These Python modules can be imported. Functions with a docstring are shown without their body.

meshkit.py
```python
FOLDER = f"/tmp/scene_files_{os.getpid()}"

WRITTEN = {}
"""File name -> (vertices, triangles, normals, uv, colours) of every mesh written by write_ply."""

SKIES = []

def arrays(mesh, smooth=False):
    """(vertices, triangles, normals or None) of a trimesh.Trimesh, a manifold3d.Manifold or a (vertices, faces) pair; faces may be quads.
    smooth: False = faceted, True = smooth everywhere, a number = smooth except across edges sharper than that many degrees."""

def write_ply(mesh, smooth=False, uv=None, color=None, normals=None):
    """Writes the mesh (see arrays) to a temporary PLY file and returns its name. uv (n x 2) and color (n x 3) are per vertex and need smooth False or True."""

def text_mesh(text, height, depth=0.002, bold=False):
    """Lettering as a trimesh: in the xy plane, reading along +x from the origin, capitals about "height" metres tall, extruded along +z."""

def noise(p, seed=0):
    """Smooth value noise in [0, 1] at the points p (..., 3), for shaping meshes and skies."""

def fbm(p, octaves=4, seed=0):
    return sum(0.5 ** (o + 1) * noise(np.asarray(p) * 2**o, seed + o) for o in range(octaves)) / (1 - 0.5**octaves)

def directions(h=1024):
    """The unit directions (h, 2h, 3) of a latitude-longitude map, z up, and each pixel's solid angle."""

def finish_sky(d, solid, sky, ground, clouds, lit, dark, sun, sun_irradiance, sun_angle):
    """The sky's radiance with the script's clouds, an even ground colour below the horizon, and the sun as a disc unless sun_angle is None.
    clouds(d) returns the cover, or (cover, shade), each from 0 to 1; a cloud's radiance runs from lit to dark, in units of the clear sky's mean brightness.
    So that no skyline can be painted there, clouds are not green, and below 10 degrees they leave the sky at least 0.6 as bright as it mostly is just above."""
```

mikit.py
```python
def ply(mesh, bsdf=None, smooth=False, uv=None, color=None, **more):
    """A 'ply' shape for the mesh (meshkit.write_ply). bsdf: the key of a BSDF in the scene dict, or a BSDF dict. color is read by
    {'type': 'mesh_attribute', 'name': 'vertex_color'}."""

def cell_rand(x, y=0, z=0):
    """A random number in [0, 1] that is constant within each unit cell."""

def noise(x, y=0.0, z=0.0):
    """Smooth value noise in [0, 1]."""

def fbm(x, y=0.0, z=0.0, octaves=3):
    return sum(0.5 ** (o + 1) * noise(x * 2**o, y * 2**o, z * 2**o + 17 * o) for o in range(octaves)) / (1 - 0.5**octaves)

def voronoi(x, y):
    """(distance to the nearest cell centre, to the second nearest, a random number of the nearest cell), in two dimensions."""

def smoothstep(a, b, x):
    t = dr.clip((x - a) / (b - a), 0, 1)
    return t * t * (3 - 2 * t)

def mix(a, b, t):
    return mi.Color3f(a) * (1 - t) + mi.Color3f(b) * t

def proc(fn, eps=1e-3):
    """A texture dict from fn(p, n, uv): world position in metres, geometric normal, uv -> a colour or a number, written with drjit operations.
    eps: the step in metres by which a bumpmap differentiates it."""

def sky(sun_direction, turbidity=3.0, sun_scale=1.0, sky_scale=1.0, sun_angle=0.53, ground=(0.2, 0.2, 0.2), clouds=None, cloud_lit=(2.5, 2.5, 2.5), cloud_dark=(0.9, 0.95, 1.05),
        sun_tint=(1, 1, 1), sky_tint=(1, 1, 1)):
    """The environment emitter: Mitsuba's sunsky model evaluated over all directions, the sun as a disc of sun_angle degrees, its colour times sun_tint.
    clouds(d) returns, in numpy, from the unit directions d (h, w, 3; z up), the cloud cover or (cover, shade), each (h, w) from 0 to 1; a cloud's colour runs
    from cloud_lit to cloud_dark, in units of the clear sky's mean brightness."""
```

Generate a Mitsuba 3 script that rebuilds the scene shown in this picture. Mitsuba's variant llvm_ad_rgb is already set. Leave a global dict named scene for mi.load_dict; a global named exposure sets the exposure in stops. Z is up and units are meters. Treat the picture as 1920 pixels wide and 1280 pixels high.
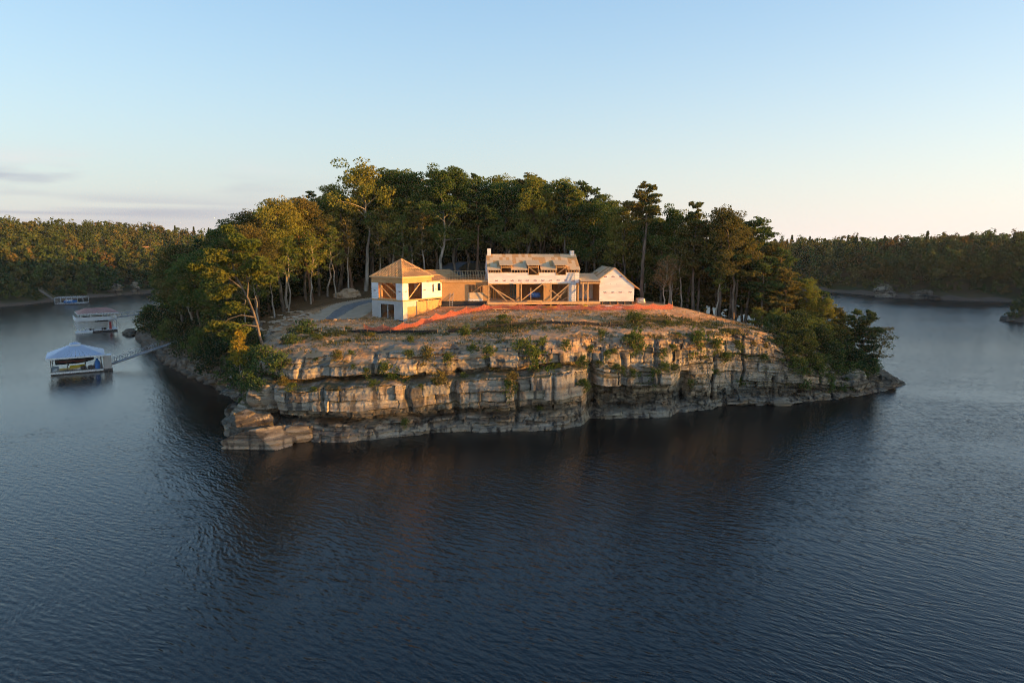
import math, random
import numpy as np, trimesh, drjit as dr, mitsuba as mi, mikit, meshkit
from scipy.interpolate import RBFInterpolator
from scipy.spatial import cKDTree
from shapely.geometry import Polygon, Point
import shapely

T = mi.ScalarTransform4f
scene, labels = {}, {}

# ---------------------------------------------------------------- camera, sky, exposure
PITCH = math.atan(185 / 1280)
scene['camera'] = {'type': 'perspective', 'fov': 2 * math.degrees(math.atan(0.75)), 'fov_axis': 'x', 'near_clip': 0.5, 'far_clip': 6000.0,
                   'to_world': T().look_at(origin=[0, 0, 23.2], target=[0, math.cos(PITCH), 23.2 - math.sin(PITCH)], up=[0, 0, 1])}
SUN_AZ, SUN_EL = math.radians(13.0), math.radians(5.0)
SUN = [math.cos(SUN_AZ) * math.cos(SUN_EL), -math.sin(SUN_AZ) * math.cos(SUN_EL), math.sin(SUN_EL)]


def clouds(d):
    """A thin haze veil that whitens the low sky, cream towards the sun and lavender away from it, and a few flat clouds on the left."""
    el = np.degrees(np.arcsin(np.clip(d[..., 2], -1, 1)))
    az = np.degrees(np.arctan2(d[..., 0], d[..., 1]))
    sunward = np.clip(d[..., 0] * SUN[0] + d[..., 1] * SUN[1], -1, 1)
    cover = 0.93 * np.exp(-np.maximum(el, 0) / 8.0)
    shade = 0.62 / (1 + np.exp((sunward + 0.12) / 0.22))
    n = meshkit.fbm(np.stack([az * 0.11, el * 0.8, 0 * el + 3.1], -1), 5, seed=5)
    n2 = meshkit.fbm(np.stack([az * 0.05 + 7, el * 1.5, 0 * el], -1), 4, seed=9)
    lat = 1 / (1 + np.exp((sunward + 0.56) / 0.04))
    c = np.clip((n - 0.38) * 7, 0, 1) * np.exp(-((el - 4.6) / 1.2) ** 2) * lat
    c2 = np.clip((n2 - 0.36) * 4, 0, 1) * np.exp(-((el - 2.3) / 1.0) ** 2) * lat * 0.8
    top = np.clip((el - 4.5) * 1.3 + (n - 0.55) * 2.0, 0, 1)
    cs = 1.0 - 0.62 * top
    k = np.clip(c + c2, 0, 1)
    return cover * (1 - k) + k * np.maximum(cover, 0.9), shade * (1 - k) + k * np.where(c > c2, cs, 1.0)


scene['sky'] = mikit.sky(SUN, turbidity=3.5, sun_scale=1.8, sky_scale=1.65, sky_tint=(0.555, 0.76, 1.06), sun_angle=0.8, sun_tint=(0.93, 1.0, 1.55), clouds=clouds, cloud_lit=(2.3, 2.08, 1.95), cloud_dark=(0.76, 0.80, 1.06), ground=(0.05, 0.06, 0.06))
exposure = 3.5

# ---------------------------------------------------------------- helpers
_used = set()


def numbered(name):
    key, n = name, 0
    while key in _used or key in scene:
        n += 1
        key = f'{name}_{n:03d}'
    _used.add(key)
    return key


def tag(key, label, cat, group=None, kind=None):
    labels[key] = {'label': label, 'category': cat}
    if group:
        labels[key]['group'] = group
    if kind:
        labels[key]['kind'] = kind
    return key


def thing(name, label, cat, group=None):
    """The key that the keys of its parts start with."""
    return tag(numbered(name), label, cat, group)


def obj(name, mesh, bsdf, parent=None, smooth=False, **more):
    key = numbered(f'{parent}__{name}' if parent else name)
    scene[key] = mikit.ply(mesh, bsdf, smooth=smooth, **more)
    return key


def put(name, base, parent=None, m=None):
    """A copy of a shape dict under a matrix."""
    key = numbered(f'{parent}__{name}' if parent else name)
    scene[key] = base if m is None else {**base, 'to_world': T(np.asarray(m, float).tolist())}
    return key


_box_cache = {}
_bv = np.array([[x, y, z] for x in (-.5, .5) for y in (-.5, .5) for z in (-.5, .5)], float)
_bf = np.array([[0, 1, 3], [0, 3, 2], [4, 6, 7], [4, 7, 5], [0, 4, 5], [0, 5, 1], [2, 3, 7], [2, 7, 6], [0, 2, 6], [0, 6, 4], [1, 5, 7], [1, 7, 3]])


def ubox(bsdf):
    if bsdf not in _box_cache:
        _box_cache[bsdf] = mikit.ply((_bv, _bf), bsdf)
    return _box_cache[bsdf]


def frame(o, x, y, z):
    m = np.eye(4)
    m[:3, 0], m[:3, 1], m[:3, 2], m[:3, 3] = x, y, z, o
    return m


def bar_m(a, b, w, h, up=(0, 0, 1)):
    """The matrix that takes the unit box to a bar from a to b, w wide and h high."""
    a, b = np.asarray(a, float), np.asarray(b, float)
    x = b - a
    u = x / (np.linalg.norm(x) + 1e-9)
    y = np.cross(up, u)
    if np.linalg.norm(y) < 1e-3:
        y = np.cross((0, 1, 0.01), u)
    y /= np.linalg.norm(y)
    return frame((a + b) / 2, x, y * w, np.cross(u, y) * h)


def boxes_mesh(ms):
    ms = np.asarray(ms)
    v = np.einsum('kij,nj->kni', ms[:, :3, :3], _bv) + ms[:, None, :3, 3]
    f = _bf[None] + (np.arange(len(ms)) * 8)[:, None, None]
    return v.reshape(-1, 3), f.reshape(-1, 3)


def merge(parts):
    vs, fs, n = [], [], 0
    for v, f in parts:
        vs.append(v)
        fs.append(np.asarray(f) + n)
        n += len(v)
    return np.vstack(vs), np.vstack(fs)


def tube(points, radii, sides=7):
    p = np.asarray(points, float)
    t = np.gradient(p, axis=0)
    t /= np.linalg.norm(t, axis=1, keepdims=True) + 1e-12
    a = np.cross(t, np.where(np.abs(t[:, 2:]) < 0.9, [0, 0, 1.0], [1.0, 0, 0]))
    a /= np.linalg.norm(a, axis=1, keepdims=True) + 1e-12
    b = np.cross(t, a)
    ang = np.arange(sides) * 2 * np.pi / sides
    r = np.broadcast_to(radii, (len(p),))[:, None, None]
    v = p[:, None] + r * (np.cos(ang)[None, :, None] * a[:, None] + np.sin(ang)[None, :, None] * b[:, None])
    i, j = np.meshgrid(np.arange(len(p) - 1), np.arange(sides), indexing='ij')
    q = np.stack([i * sides + j, i * sides + (j + 1) % sides, (i + 1) * sides + (j + 1) % sides, (i + 1) * sides + j], -1).reshape(-1, 4)
    return v.reshape(-1, 3), np.vstack([q[:, [0, 2, 1]], q[:, [0, 3, 2]]])


def grid_faces(nr, nc):
    i, j = np.meshgrid(np.arange(nr - 1), np.arange(nc - 1), indexing='ij')
    a = (i * nc + j).ravel()
    return np.vstack([np.stack([a, a + 1, a + nc + 1], 1), np.stack([a, a + nc + 1, a + nc], 1)])


def noise3(x, y, z=0.0, seed=0):
    x, y, z = np.broadcast_arrays(np.asarray(x, float), y, z)
    return meshkit.noise(np.stack([x, y, z], -1), seed)


def fbm3(x, y, z=0.0, octaves=4, seed=0):
    x, y, z = np.broadcast_arrays(np.asarray(x, float), y, z)
    return meshkit.fbm(np.stack([x, y, z], -1), octaves, seed)


def sstep(a, b, x):
    t = np.clip((x - a) / (b - a), 0, 1)
    return t * t * (3 - 2 * t)


# ---------------------------------------------------------------- materials
P = mikit.proc
C3 = mi.Color3f


def mat(name, fn_or_rgb, rough=0.8, bump=None, bump_scale=0.02, spec=0.3, kind='principled', eps=0.02, **more):
    tex = P(fn_or_rgb) if callable(fn_or_rgb) else {'type': 'rgb', 'value': list(fn_or_rgb)}
    if kind == 'diffuse':
        b = {'type': 'diffuse', 'reflectance': tex}
    else:
        b = {'type': 'principled', 'base_color': tex, 'roughness': rough, 'specular': spec, **more}
    if bump:
        b = {'type': 'bumpmap', 'arbitrary': P(bump, eps), 'scale': bump_scale, 'nested': b}
    scene[name] = {'type': 'twosided', 'nested': b}
    return name


def mx(a, b, t):
    return mikit.mix(a, b, t)


fb, ns, ss = mikit.fbm, mikit.noise, mikit.smoothstep


def rock_fn(tint):
    def fn(p, n, uv):
        strat = fb(p.x * 0.25, p.y * 0.25, p.z * 3.2 + 3 * ns(p.x * 0.1, p.y * 0.1), 4)
        blot = fb(p.x * 0.6, p.y * 0.6, p.z * 0.8 + 5, 4)
        c = mx((0.215, 0.18, 0.145), (0.40, 0.345, 0.27), ss(0.3, 0.7, strat))
        c = mx(c, (0.37, 0.25, 0.145), ss(0.55, 0.75, blot) * 0.6)
        c = mx(c, (0.23, 0.24, 0.22), ss(0.5, 0.72, fb(p.x * 0.35 + 9, p.y * 0.35, p.z * 0.35, 3)) * 0.6)
        streak = fb(p.x * 1.7, p.y * 1.7, p.z * 0.22 + 2, 3)
        c = mx(c, (0.055, 0.053, 0.052), ss(0.52, 0.68, streak) * 0.8)
        fine = fb(p.x * 5, p.y * 5, p.z * 9, 2)
        c = c * (0.72 + 0.56 * fine)
        c = mx(c, mx(mx((0.15, 0.11, 0.06), (0.095, 0.09, 0.04), ns(p.x * 0.8, p.y * 0.8)), (0.48, 0.295, 0.16), ss(7.8, 9.2, p.z)), ss(0.5, 0.8, dr.abs(n.z)) * ss(0.30, 0.55, fb(p.x * 0.7, p.y * 0.7, 1.5, 3)) * ss(1.5, 3.5, p.z) * 0.9)
        stain = ss(0.6, 1.5, p.z) * ss(4.4, 2.6, p.z + 1.4 * ns(p.x * 0.13, p.y * 0.13)) * ss(0.30, 0.52, fb(p.x * 0.5, p.y * 0.5, p.z * 1.2 + 7, 3))
        c = c * (1 - 0.62 * stain)
        wet = ss(2.2, 0.2, p.z + 1.6 * (ns(p.x * 0.5, p.y * 0.5) - 0.5))
        return c * C3(tint) * (1 - 0.25 * wet)
    return fn


def rock_bump(p, n, uv):
    return fb(p.x * 2.2, p.y * 2.2, p.z * 7, 4)


mat('m_rock', rock_fn((1.0, 1.0, 1.0)), 0.9, rock_bump, 0.07, kind='diffuse')
mat('m_rock_pale', rock_fn((1.18, 1.15, 1.08)), 0.9, rock_bump, 0.07, kind='diffuse')
mat('m_rock_dark', rock_fn((0.72, 0.72, 0.72)), 0.9, rock_bump, 0.07, kind='diffuse')


def ground_fn(p, n, uv):
    big = fb(p.x * 0.12, p.y * 0.12, 1.0, 4)
    med = fb(p.x * 0.7, p.y * 0.7, 4.0, 4)
    fine = fb(p.x * 4, p.y * 4, 2.0, 3)
    c = mx((0.54, 0.30, 0.15), (0.66, 0.42, 0.235), ss(0.35, 0.65, med))
    c = mx(c, (0.42, 0.20, 0.095), ss(0.45, 0.7, big) * 0.6)
    # grassy band on the bank in front of the site and thin weeds
    band = ss(99.5, 96.5, p.y - 0.16 * p.x + 5 * (ns(p.x * 0.2, p.y * 0.2) - 0.5)) * ss(0.36, 0.56, med + 0.25 * (big - 0.4))
    c = mx(c, mx((0.075, 0.085, 0.03), (0.20, 0.155, 0.07), fine), band * 0.55)
    # leaf litter under the trees
    w = 5 * (ns(p.x * 0.15, p.y * 0.15) - 0.5)
    yth = 122 + 6 * ss(-12, -18, p.x) - 0.6 * dr.maximum(-30 - p.x, 0)
    litter = dr.maximum(dr.maximum(ss(yth - 3, yth + 3, p.y + w), ss(107, 111.5, p.y + w) * ss(27, 32, p.x)), dr.maximum(ss(40, 46, p.x + w), ss(-35, -40, p.x + 0.9 * (110 - p.y))))
    c = mx(c, mx((0.10, 0.065, 0.035), (0.17, 0.105, 0.05), med), litter * 0.92)
    st = mikit.voronoi(p.x * 1.6, p.y * 1.6)
    c = mx(c, (0.58, 0.45, 0.32), ss(0.22, 0.12, st[0]) * ss(0.55, 0.75, st[2]) * (1 - litter))
    return c * (0.7 + 0.6 * fine)


def ground_bump(p, n, uv):
    return fb(p.x * 1.6, p.y * 1.6, 0.5, 5)


mat('m_ground', ground_fn, 0.95, ground_bump, 0.22, kind='diffuse', eps=0.03)


def hill_fn(p, n, uv):
    c = mx((0.085, 0.07, 0.04), (0.05, 0.06, 0.025), ss(0.4, 0.6, fb(p.x * 0.08, p.y * 0.08, 0.0, 3)))
    rock = ss(1.7, 0.9, p.z + 1.2 * (ns(p.x * 0.15, p.y * 0.15) - 0.5))
    r = mx((0.085, 0.065, 0.05), (0.17, 0.13, 0.10), fb(p.x * 0.35, p.y * 0.35, p.z * 3, 4))
    return mx(c, r, rock)


mat('m_hill', hill_fn, 0.95, kind='diffuse')


def water_h(p, n, uv):
    x, y = p.x, p.y
    wx = x + 2.2 * ns(x * 0.09, y * 0.09) + 0.5 * ns(x * 0.5, y * 0.5, 3.0)
    wy = y + 2.2 * ns(x * 0.09 + 40, y * 0.09) + 0.5 * ns(x * 0.5 + 9, y * 0.5, 8.0)
    gust = 0.55 + 0.85 * ss(0.3, 0.72, fb(x * 0.016 + y * 0.008, y * 0.034, 2.0, 3))
    h = mi.Float(0)
    for k, (ang, lam, amp) in enumerate(WAVES):
        c, s = math.cos(ang), math.sin(ang)
        h += amp * dr.sin((wx * c + wy * s) * (2 * math.pi / lam) + 1.7 * k)
    a = (wx * 0.79 - wy * 0.61), (wx * 0.61 + wy * 0.79)
    h += 0.023 * (fb(a[0] * 1.9, a[1] * 5.6, 1.0, 3) - 0.5)
    h -= 0.014 * dr.abs(ns(a[0] * 1.2, a[1] * 3.4, 4.0) - 0.5)
    return h * gust


rw = random.Random(4)
WAVES = [(math.radians(53 + rw.uniform(-22, 22)), lam, 0.0034 * lam ** 0.8 * rw.uniform(0.7, 1.2)) for lam in (0.24, 0.30, 0.38, 0.50, 0.66, 0.9, 1.3)]
scene['m_water'] = {'type': 'bumpmap', 'arbitrary': P(water_h, 0.03), 'scale': 1.0,
                    'nested': {'type': 'roughplastic', 'distribution': 'ggx', 'int_ior': 1.42, 'alpha': 0.03, 'nonlinear': False, 'diffuse_reflectance': {'type': 'rgb', 'value': [0.0, 0.0050, 0.0070]}}}

# ---------------------------------------------------------------- lake
tag('water', 'dark rippled lake water around the rocky point', 'lake', kind='structure')
scene['water'] = mikit.ply((np.array([[-1500, -1200, 0], [1500, -1200, 0], [1500, 1800, 0], [-1500, 1800, 0.0]]), np.array([[0, 1, 2], [0, 2, 3]])), 'm_water')

# ---------------------------------------------------------------- the point: outline, heights
FOOT_LIP = np.array([  # foot x, y, lip x, y, lip z of the front cliff, from left to right
    (-45.4, 103.8, -43.5, 105, 4.4), (-41.5, 98.5, -38, 100, 7.0), (-38.3, 92.5, -35.5, 95.5, 8.4), (-35.0, 86.0, -33.6, 91.0, 9.2), (-31.5, 80.5, -31.2, 88.6, 9.4), (-26.5, 78.3, -27.0, 87.3, 9.4), (-20.1, 77.9, -20.0, 87.6, 9.5),
    (-16.4, 78.4, -16.0, 88.0, 9.7), (-10.4, 80.6, -11.0, 88.5, 10.1), (-7.2, 81.6, -7.5, 89.0, 10.3), (-3.3, 81.8, -3.0, 89.3, 10.5), (1.3, 82.5, 2.0, 89.6, 10.6), (6.0, 82.5, 7.0, 90.2, 10.8),
    (8.8, 84.5, 9.5, 90.8, 10.9), (10.1, 87.1, 11.0, 91.2, 10.9), (11.8, 86.3, 12.5, 91.5, 10.8), (17.0, 88.2, 17.0, 92.3, 10.6), (21.0, 88.5, 21.5, 93.8, 10.6), (23.1, 92.4, 24.0, 95.0, 10.5),
    (26.8, 92.9, 27.0, 95.8, 10.6), (30.2, 96.0, 31.0, 98.5, 10.6), (35.5, 96.4, 36.0, 99.5, 10.1), (41.9, 97.0, 41.0, 101.5, 8.7), (47.7, 99.4, 47.0, 104.0, 6.6), (54.3, 103.0, 53.5, 107.0, 4.0), (59.2, 106.1, 58.5, 109.6, 2.4), (65.5, 111.0, 65.0, 112.6, 0.6)])
OUT = [(-100, 300, 14), (-92, 240, 12), (-95, 215, 10), (-99, 195, 9), (-96.2, 175, 8), (-88.4, 161.4, 8), (-75.7, 144.5, 8), (-65.7, 128.5, 7), (-58.3, 120.9, 6), (-54.4, 115.5, 5), (-50.7, 111.9, 4), (-46, 106.5, 2.0)]
_in = FOOT_LIP[:, 2:4] - FOOT_LIP[:, :2]
_in = np.gradient(FOOT_LIP[:, 2:4], axis=0)[:, ::-1] * [-1, 1]
_in /= np.linalg.norm(_in, axis=1, keepdims=True)
OUT += [(r[2] + 2.6 * i[0], r[3] + 2.6 * i[1], 0.3) for r, i in zip(FOOT_LIP[:-4], _in)] + [(54.0, 108.4, 0.6), (58.8, 110.6, 1.0), (65.0, 112.9, 1.5), (66.5, 117, 4), (61, 123, 6), (52, 128, 8), (45, 137, 10), (41, 155, 12), (38, 180, 12), (40, 230, 12), (50, 300, 12)]
_poly = Polygon([(a, b) for a, b, _ in OUT])
_sx, _sy, _sw = [], [], []
for (a, b, w0), (c, d, w1) in zip(OUT, OUT[1:] + OUT[:1]):
    n = max(2, int(math.hypot(c - a, d - b) / 0.4))
    t = np.arange(n) / n
    _sx.append(a + (c - a) * t), _sy.append(b + (d - b) * t), _sw.append(w0 + (w1 - w0) * t)
_shore = cKDTree(np.c_[np.concatenate(_sx), np.concatenate(_sy)])
_shore_w = np.concatenate(_sw)
CTRL = [(r[2], r[3], r[4]) for r in FOOT_LIP[:-1]] + [
    (-34, 95, 9.8), (-37, 103, 9.6), (-30, 96, 10.2), (-22, 96.5, 10.6), (-24, 92, 10.0), (-16.6, 103, 11.1), (-22, 104, 11.2), (-14, 99.5, 11.4), (-8, 97, 11.7), (0, 97.5, 12.1), (10, 98.5, 12.4), (20, 100, 12.3),
    (-10, 108, 12.6), (-4, 108.5, 12.9), (4, 108.8, 13.0), (14, 110, 13.1), (20, 111, 13.1), (26, 112.5, 12.9), (-6, 112, 13.0), (6, 114, 13.0), (18, 116, 13.1), (30, 109.5, 12.2), (33, 108, 11.5), (0, 103, 12.5), (12, 104.5, 12.8), (22, 106, 12.8), (38, 106.5, 10.2), (44, 109, 8.4), (50, 112, 6.3), (56, 114, 4.4), (62, 115, 2.5),
    (0, 122, 13.5), (14, 123, 13.6), (26, 121, 12.8), (34, 117, 10.8), (0, 140, 15.5), (-10, 160, 17.5), (-18, 130, 14.3), (0, 180, 18.5), (20, 150, 13), (30, 135, 9.5), (-27, 112, 12.0), (-30, 118, 12.8), (-38, 112, 11.3), (-44, 113, 9.4), (-30, 135, 14),
    (-45, 130, 12), (-60, 140, 9), (-50, 160, 13), (-75, 160, 7), (-82, 178, 7), (-60, 190, 13), (-30, 180, 18), (-40, 230, 15), (0, 230, 16), (-40, 300, 15), (20, 300, 14), (-26, 124, 13.2), (-14, 116, 13.6)]
_ctrl = np.array(CTRL, float)
_rbf = RBFInterpolator(_ctrl[:, :2], _ctrl[:, 2], kernel='linear', smoothing=0.15, neighbors=40)


def height(xy, top=True):
    """The land's height; with top also over the cliff's own top strip, which the ground sheet leaves out."""
    xy = np.atleast_2d(np.asarray(xy, float))
    d, i = _shore.query(xy)
    inside = shapely.contains_xy(_poly, xy[:, 0], xy[:, 1])
    d = np.where(inside, d, -d)
    h = _rbf(xy) + 0.5 * (fbm3(xy[:, 0] * 0.22, xy[:, 1] * 0.22, seed=2) - 0.5) * np.clip((_shore_w[i] > 2) + 0.35, 0, 1)
    front = (xy[:, 1] < 111) & (_shore_w[i] < 0.5)
    z = h * (1 - np.exp(-np.maximum(d, 0) / _shore_w[i]))
    z = np.where(d > 0, z, np.maximum(-4, d * 1.5))
    return np.where(top & front & (d > -4.5), h, z)


def hz(x, y):
    return float(height([(x, y)])[0])


# pads that the site has been levelled to: none sits on another sheet
gx = np.concatenate([np.arange(-104, -50, 1.0), np.arange(-50, 70.1, 0.45)])
gy = np.concatenate([np.arange(84, 135, 0.45), np.arange(135, 301, 1.2)])
GX, GY = np.meshgrid(gx, gy)
GZ = height(np.c_[GX.ravel(), GY.ravel()], False).reshape(GX.shape)
GZ += 0.10 * (fbm3(GX * 0.9, GY * 0.9, seed=7) - 0.5) * (GZ > 0.5)
obj('ground', (np.c_[GX.ravel(), GY.ravel(), GZ.ravel()], grid_faces(*GX.shape)), 'm_ground', smooth=True)
tag('ground', 'bare tan earth and leaf litter on top of the rocky point', 'ground', kind='structure')

# ---------------------------------------------------------------- the front cliff
_seg = np.r_[0, np.cumsum(np.hypot(np.diff(FOOT_LIP[:, 0]), np.diff(FOOT_LIP[:, 1])))]
CL = _seg[-1]
NS, NZ = 1240, 118
S = np.linspace(0, CL, NS)
row = [np.interp(S, _seg, FOOT_LIP[:, k]) for k in range(5)]
rs = np.random.RandomState(11)
foot = np.c_[row[0], row[1]] + 0.5 * np.c_[fbm3(S * 0.5, 1.0, seed=1) - 0.5, fbm3(S * 0.5, 9.0, seed=2) - 0.5]
lip = np.c_[row[2], row[3]] + 1.3 * np.c_[0 * S, fbm3(S * 0.35, 5.0, seed=3) - 0.5]
zl = row[4] + 0.5 * (fbm3(S * 0.25, 3.0, seed=4) - 0.5)
nrm = foot - lip
nrm /= np.linalg.norm(nrm, axis=1, keepdims=True)
k_ = np.ones(41) / 41
nrm = np.c_[np.convolve(np.pad(nrm[:, 0], 20, 'edge'), k_, 'valid'), np.convolve(np.pad(nrm[:, 1], 20, 'edge'), k_, 'valid')]
nrm /= np.linalg.norm(nrm, axis=1, keepdims=True)
Q = np.linspace(-0.09, 1.0, NZ)
SS, QQ = np.meshgrid(S, Q)
X0 = np.broadcast_to(row[0], SS.shape)
qw = QQ + 0.13 * (fbm3(SS * 0.06, QQ * 1.5, seed=5) - 0.5) + 0.05 * (fbm3(SS * 0.3, QQ * 2, seed=6) - 0.5) + 0.0009 * (SS - 60) * sstep(0.4, 0.8, QQ)
prof_a = np.interp(qw, [-.1, 0, .05, .10, .17, .19, .245, .26, .33, .35, .60, .635, .66, .70, .715, .84, .86, .95, 1], [0, .03, .06, .12, .18, .40, .40, .20, .17, .10, .15, .20, .70, .68, .46, .48, .60, .72, 1])
prof_b = np.interp(qw, [-.1, 0, .08, .10, .20, .36, .42, .445, .55, .57, .65, .68, .82, .84, .93, 1], [.3, .32, .4, 1.0, 1.25, 1.25, 1.0, .02, .05, .22, .26, .45, .50, .66, .78, 1])
prof_c = np.interp(qw, [-.1, 0, .12, .15, .21, .26, .28, .5, .52, .66, .70, .72, .86, .88, 1], [0, .02, .08, .25, .27, .22, .18, .28, .36, .44, .62, .52, .6, .75, 1])
wb = sstep(8.6, 10.2, X0) * sstep(24.2, 22.0, X0) * (0.55 + 0.45 * sstep(9.0, 10.5, X0) * sstep(16.5, 15.0, X0))
wc = sstep(21.5, 25, X0)
prof = prof_a * (1 - wc) + prof_c * wc
prof = prof * (1 - wb) + prof_b * wb
prof = np.where(X0 < -33, prof * 0.4 + 0.6 * np.clip(QQ, 0, 1) ** 0.8, prof)
# beds and their joints
BED = np.array([-1, 0.055, 0.09, 0.14, 0.18, 0.25, 0.34, 0.47, 0.615, 0.66, 0.71, 0.84, 0.885, 0.93, 0.965, 2])
AMP = np.array([.35, .45, .5, .5, .55, .7, .75, .75, .45, .5, .75, .5, .4, .35, .3])
WID = np.array([2.2, 2.0, 1.8, 2.2, 2.6, 3.4, 5.0, 4.6, 3.0, 2.4, 5.5, 3.4, 2.2, 1.8, 1.5])
bed = np.clip(np.searchsorted(BED, qw.ravel()).reshape(qw.shape) - 1, 0, 14)
off = np.zeros_like(qw)
block = np.zeros(qw.shape, int)
sw = SS + 0.5 * (fbm3(SS * 0.6, QQ * 14, seed=8) - 0.5)
for b in range(15):
    joints = np.cumsum(rs.uniform(0.35, 1.65, 400) * WID[b])
    joints = joints[joints < CL + 5] - 2
    o = rs.uniform(-1, 0.8, len(joints) + 1) * AMP[b]
    m = bed == b
    j = np.searchsorted(joints, sw[m])
    d = np.minimum(np.abs(sw[m] - joints[np.clip(j - 1, 0, len(joints) - 1)]), np.abs(sw[m] - joints[np.clip(j, 0, len(joints) - 1)]))
    dp = np.maximum(0, rs.uniform(-0.7, 1.5, len(joints) + 1))[j]
    off[m] = o[j] - 0.28 * dp * np.exp(-(d / 0.09) ** 2) - 0.08 * dp * np.exp(-(d / 0.22) ** 2)
    block[m] = b * 1000 + j
edge = np.min(np.abs(qw[..., None] - BED[None, None, 1:-1]), -1)
off -= 0.26 * np.exp(-(edge / 0.007) ** 2) * sstep(0.35, 0.75, noise3(SS * 0.35, QQ * 12, seed=12))
thin = qw * 42 + 0.8 * fbm3(SS * 0.3, QQ * 3, seed=13)
tb = np.floor(thin)
off += 0.17 * (meshkit.noise(np.stack([np.floor(SS / 1.1 + tb * 0.37), tb, 0 * tb], -1), 14) - 0.5) * (0.35 + 1.6 * (QQ < 0.30) + 1.3 * wc)
off += 1.9 * (fbm3(SS * 0.10, QQ * 0.9, seed=15) - 0.5) + 0.30 * (fbm3(SS * 0.9, QQ * 9, seed=16) - 0.5) + 0.10 * (fbm3(SS * 4, QQ * 40, seed=17, octaves=2) - 0.5)
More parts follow.
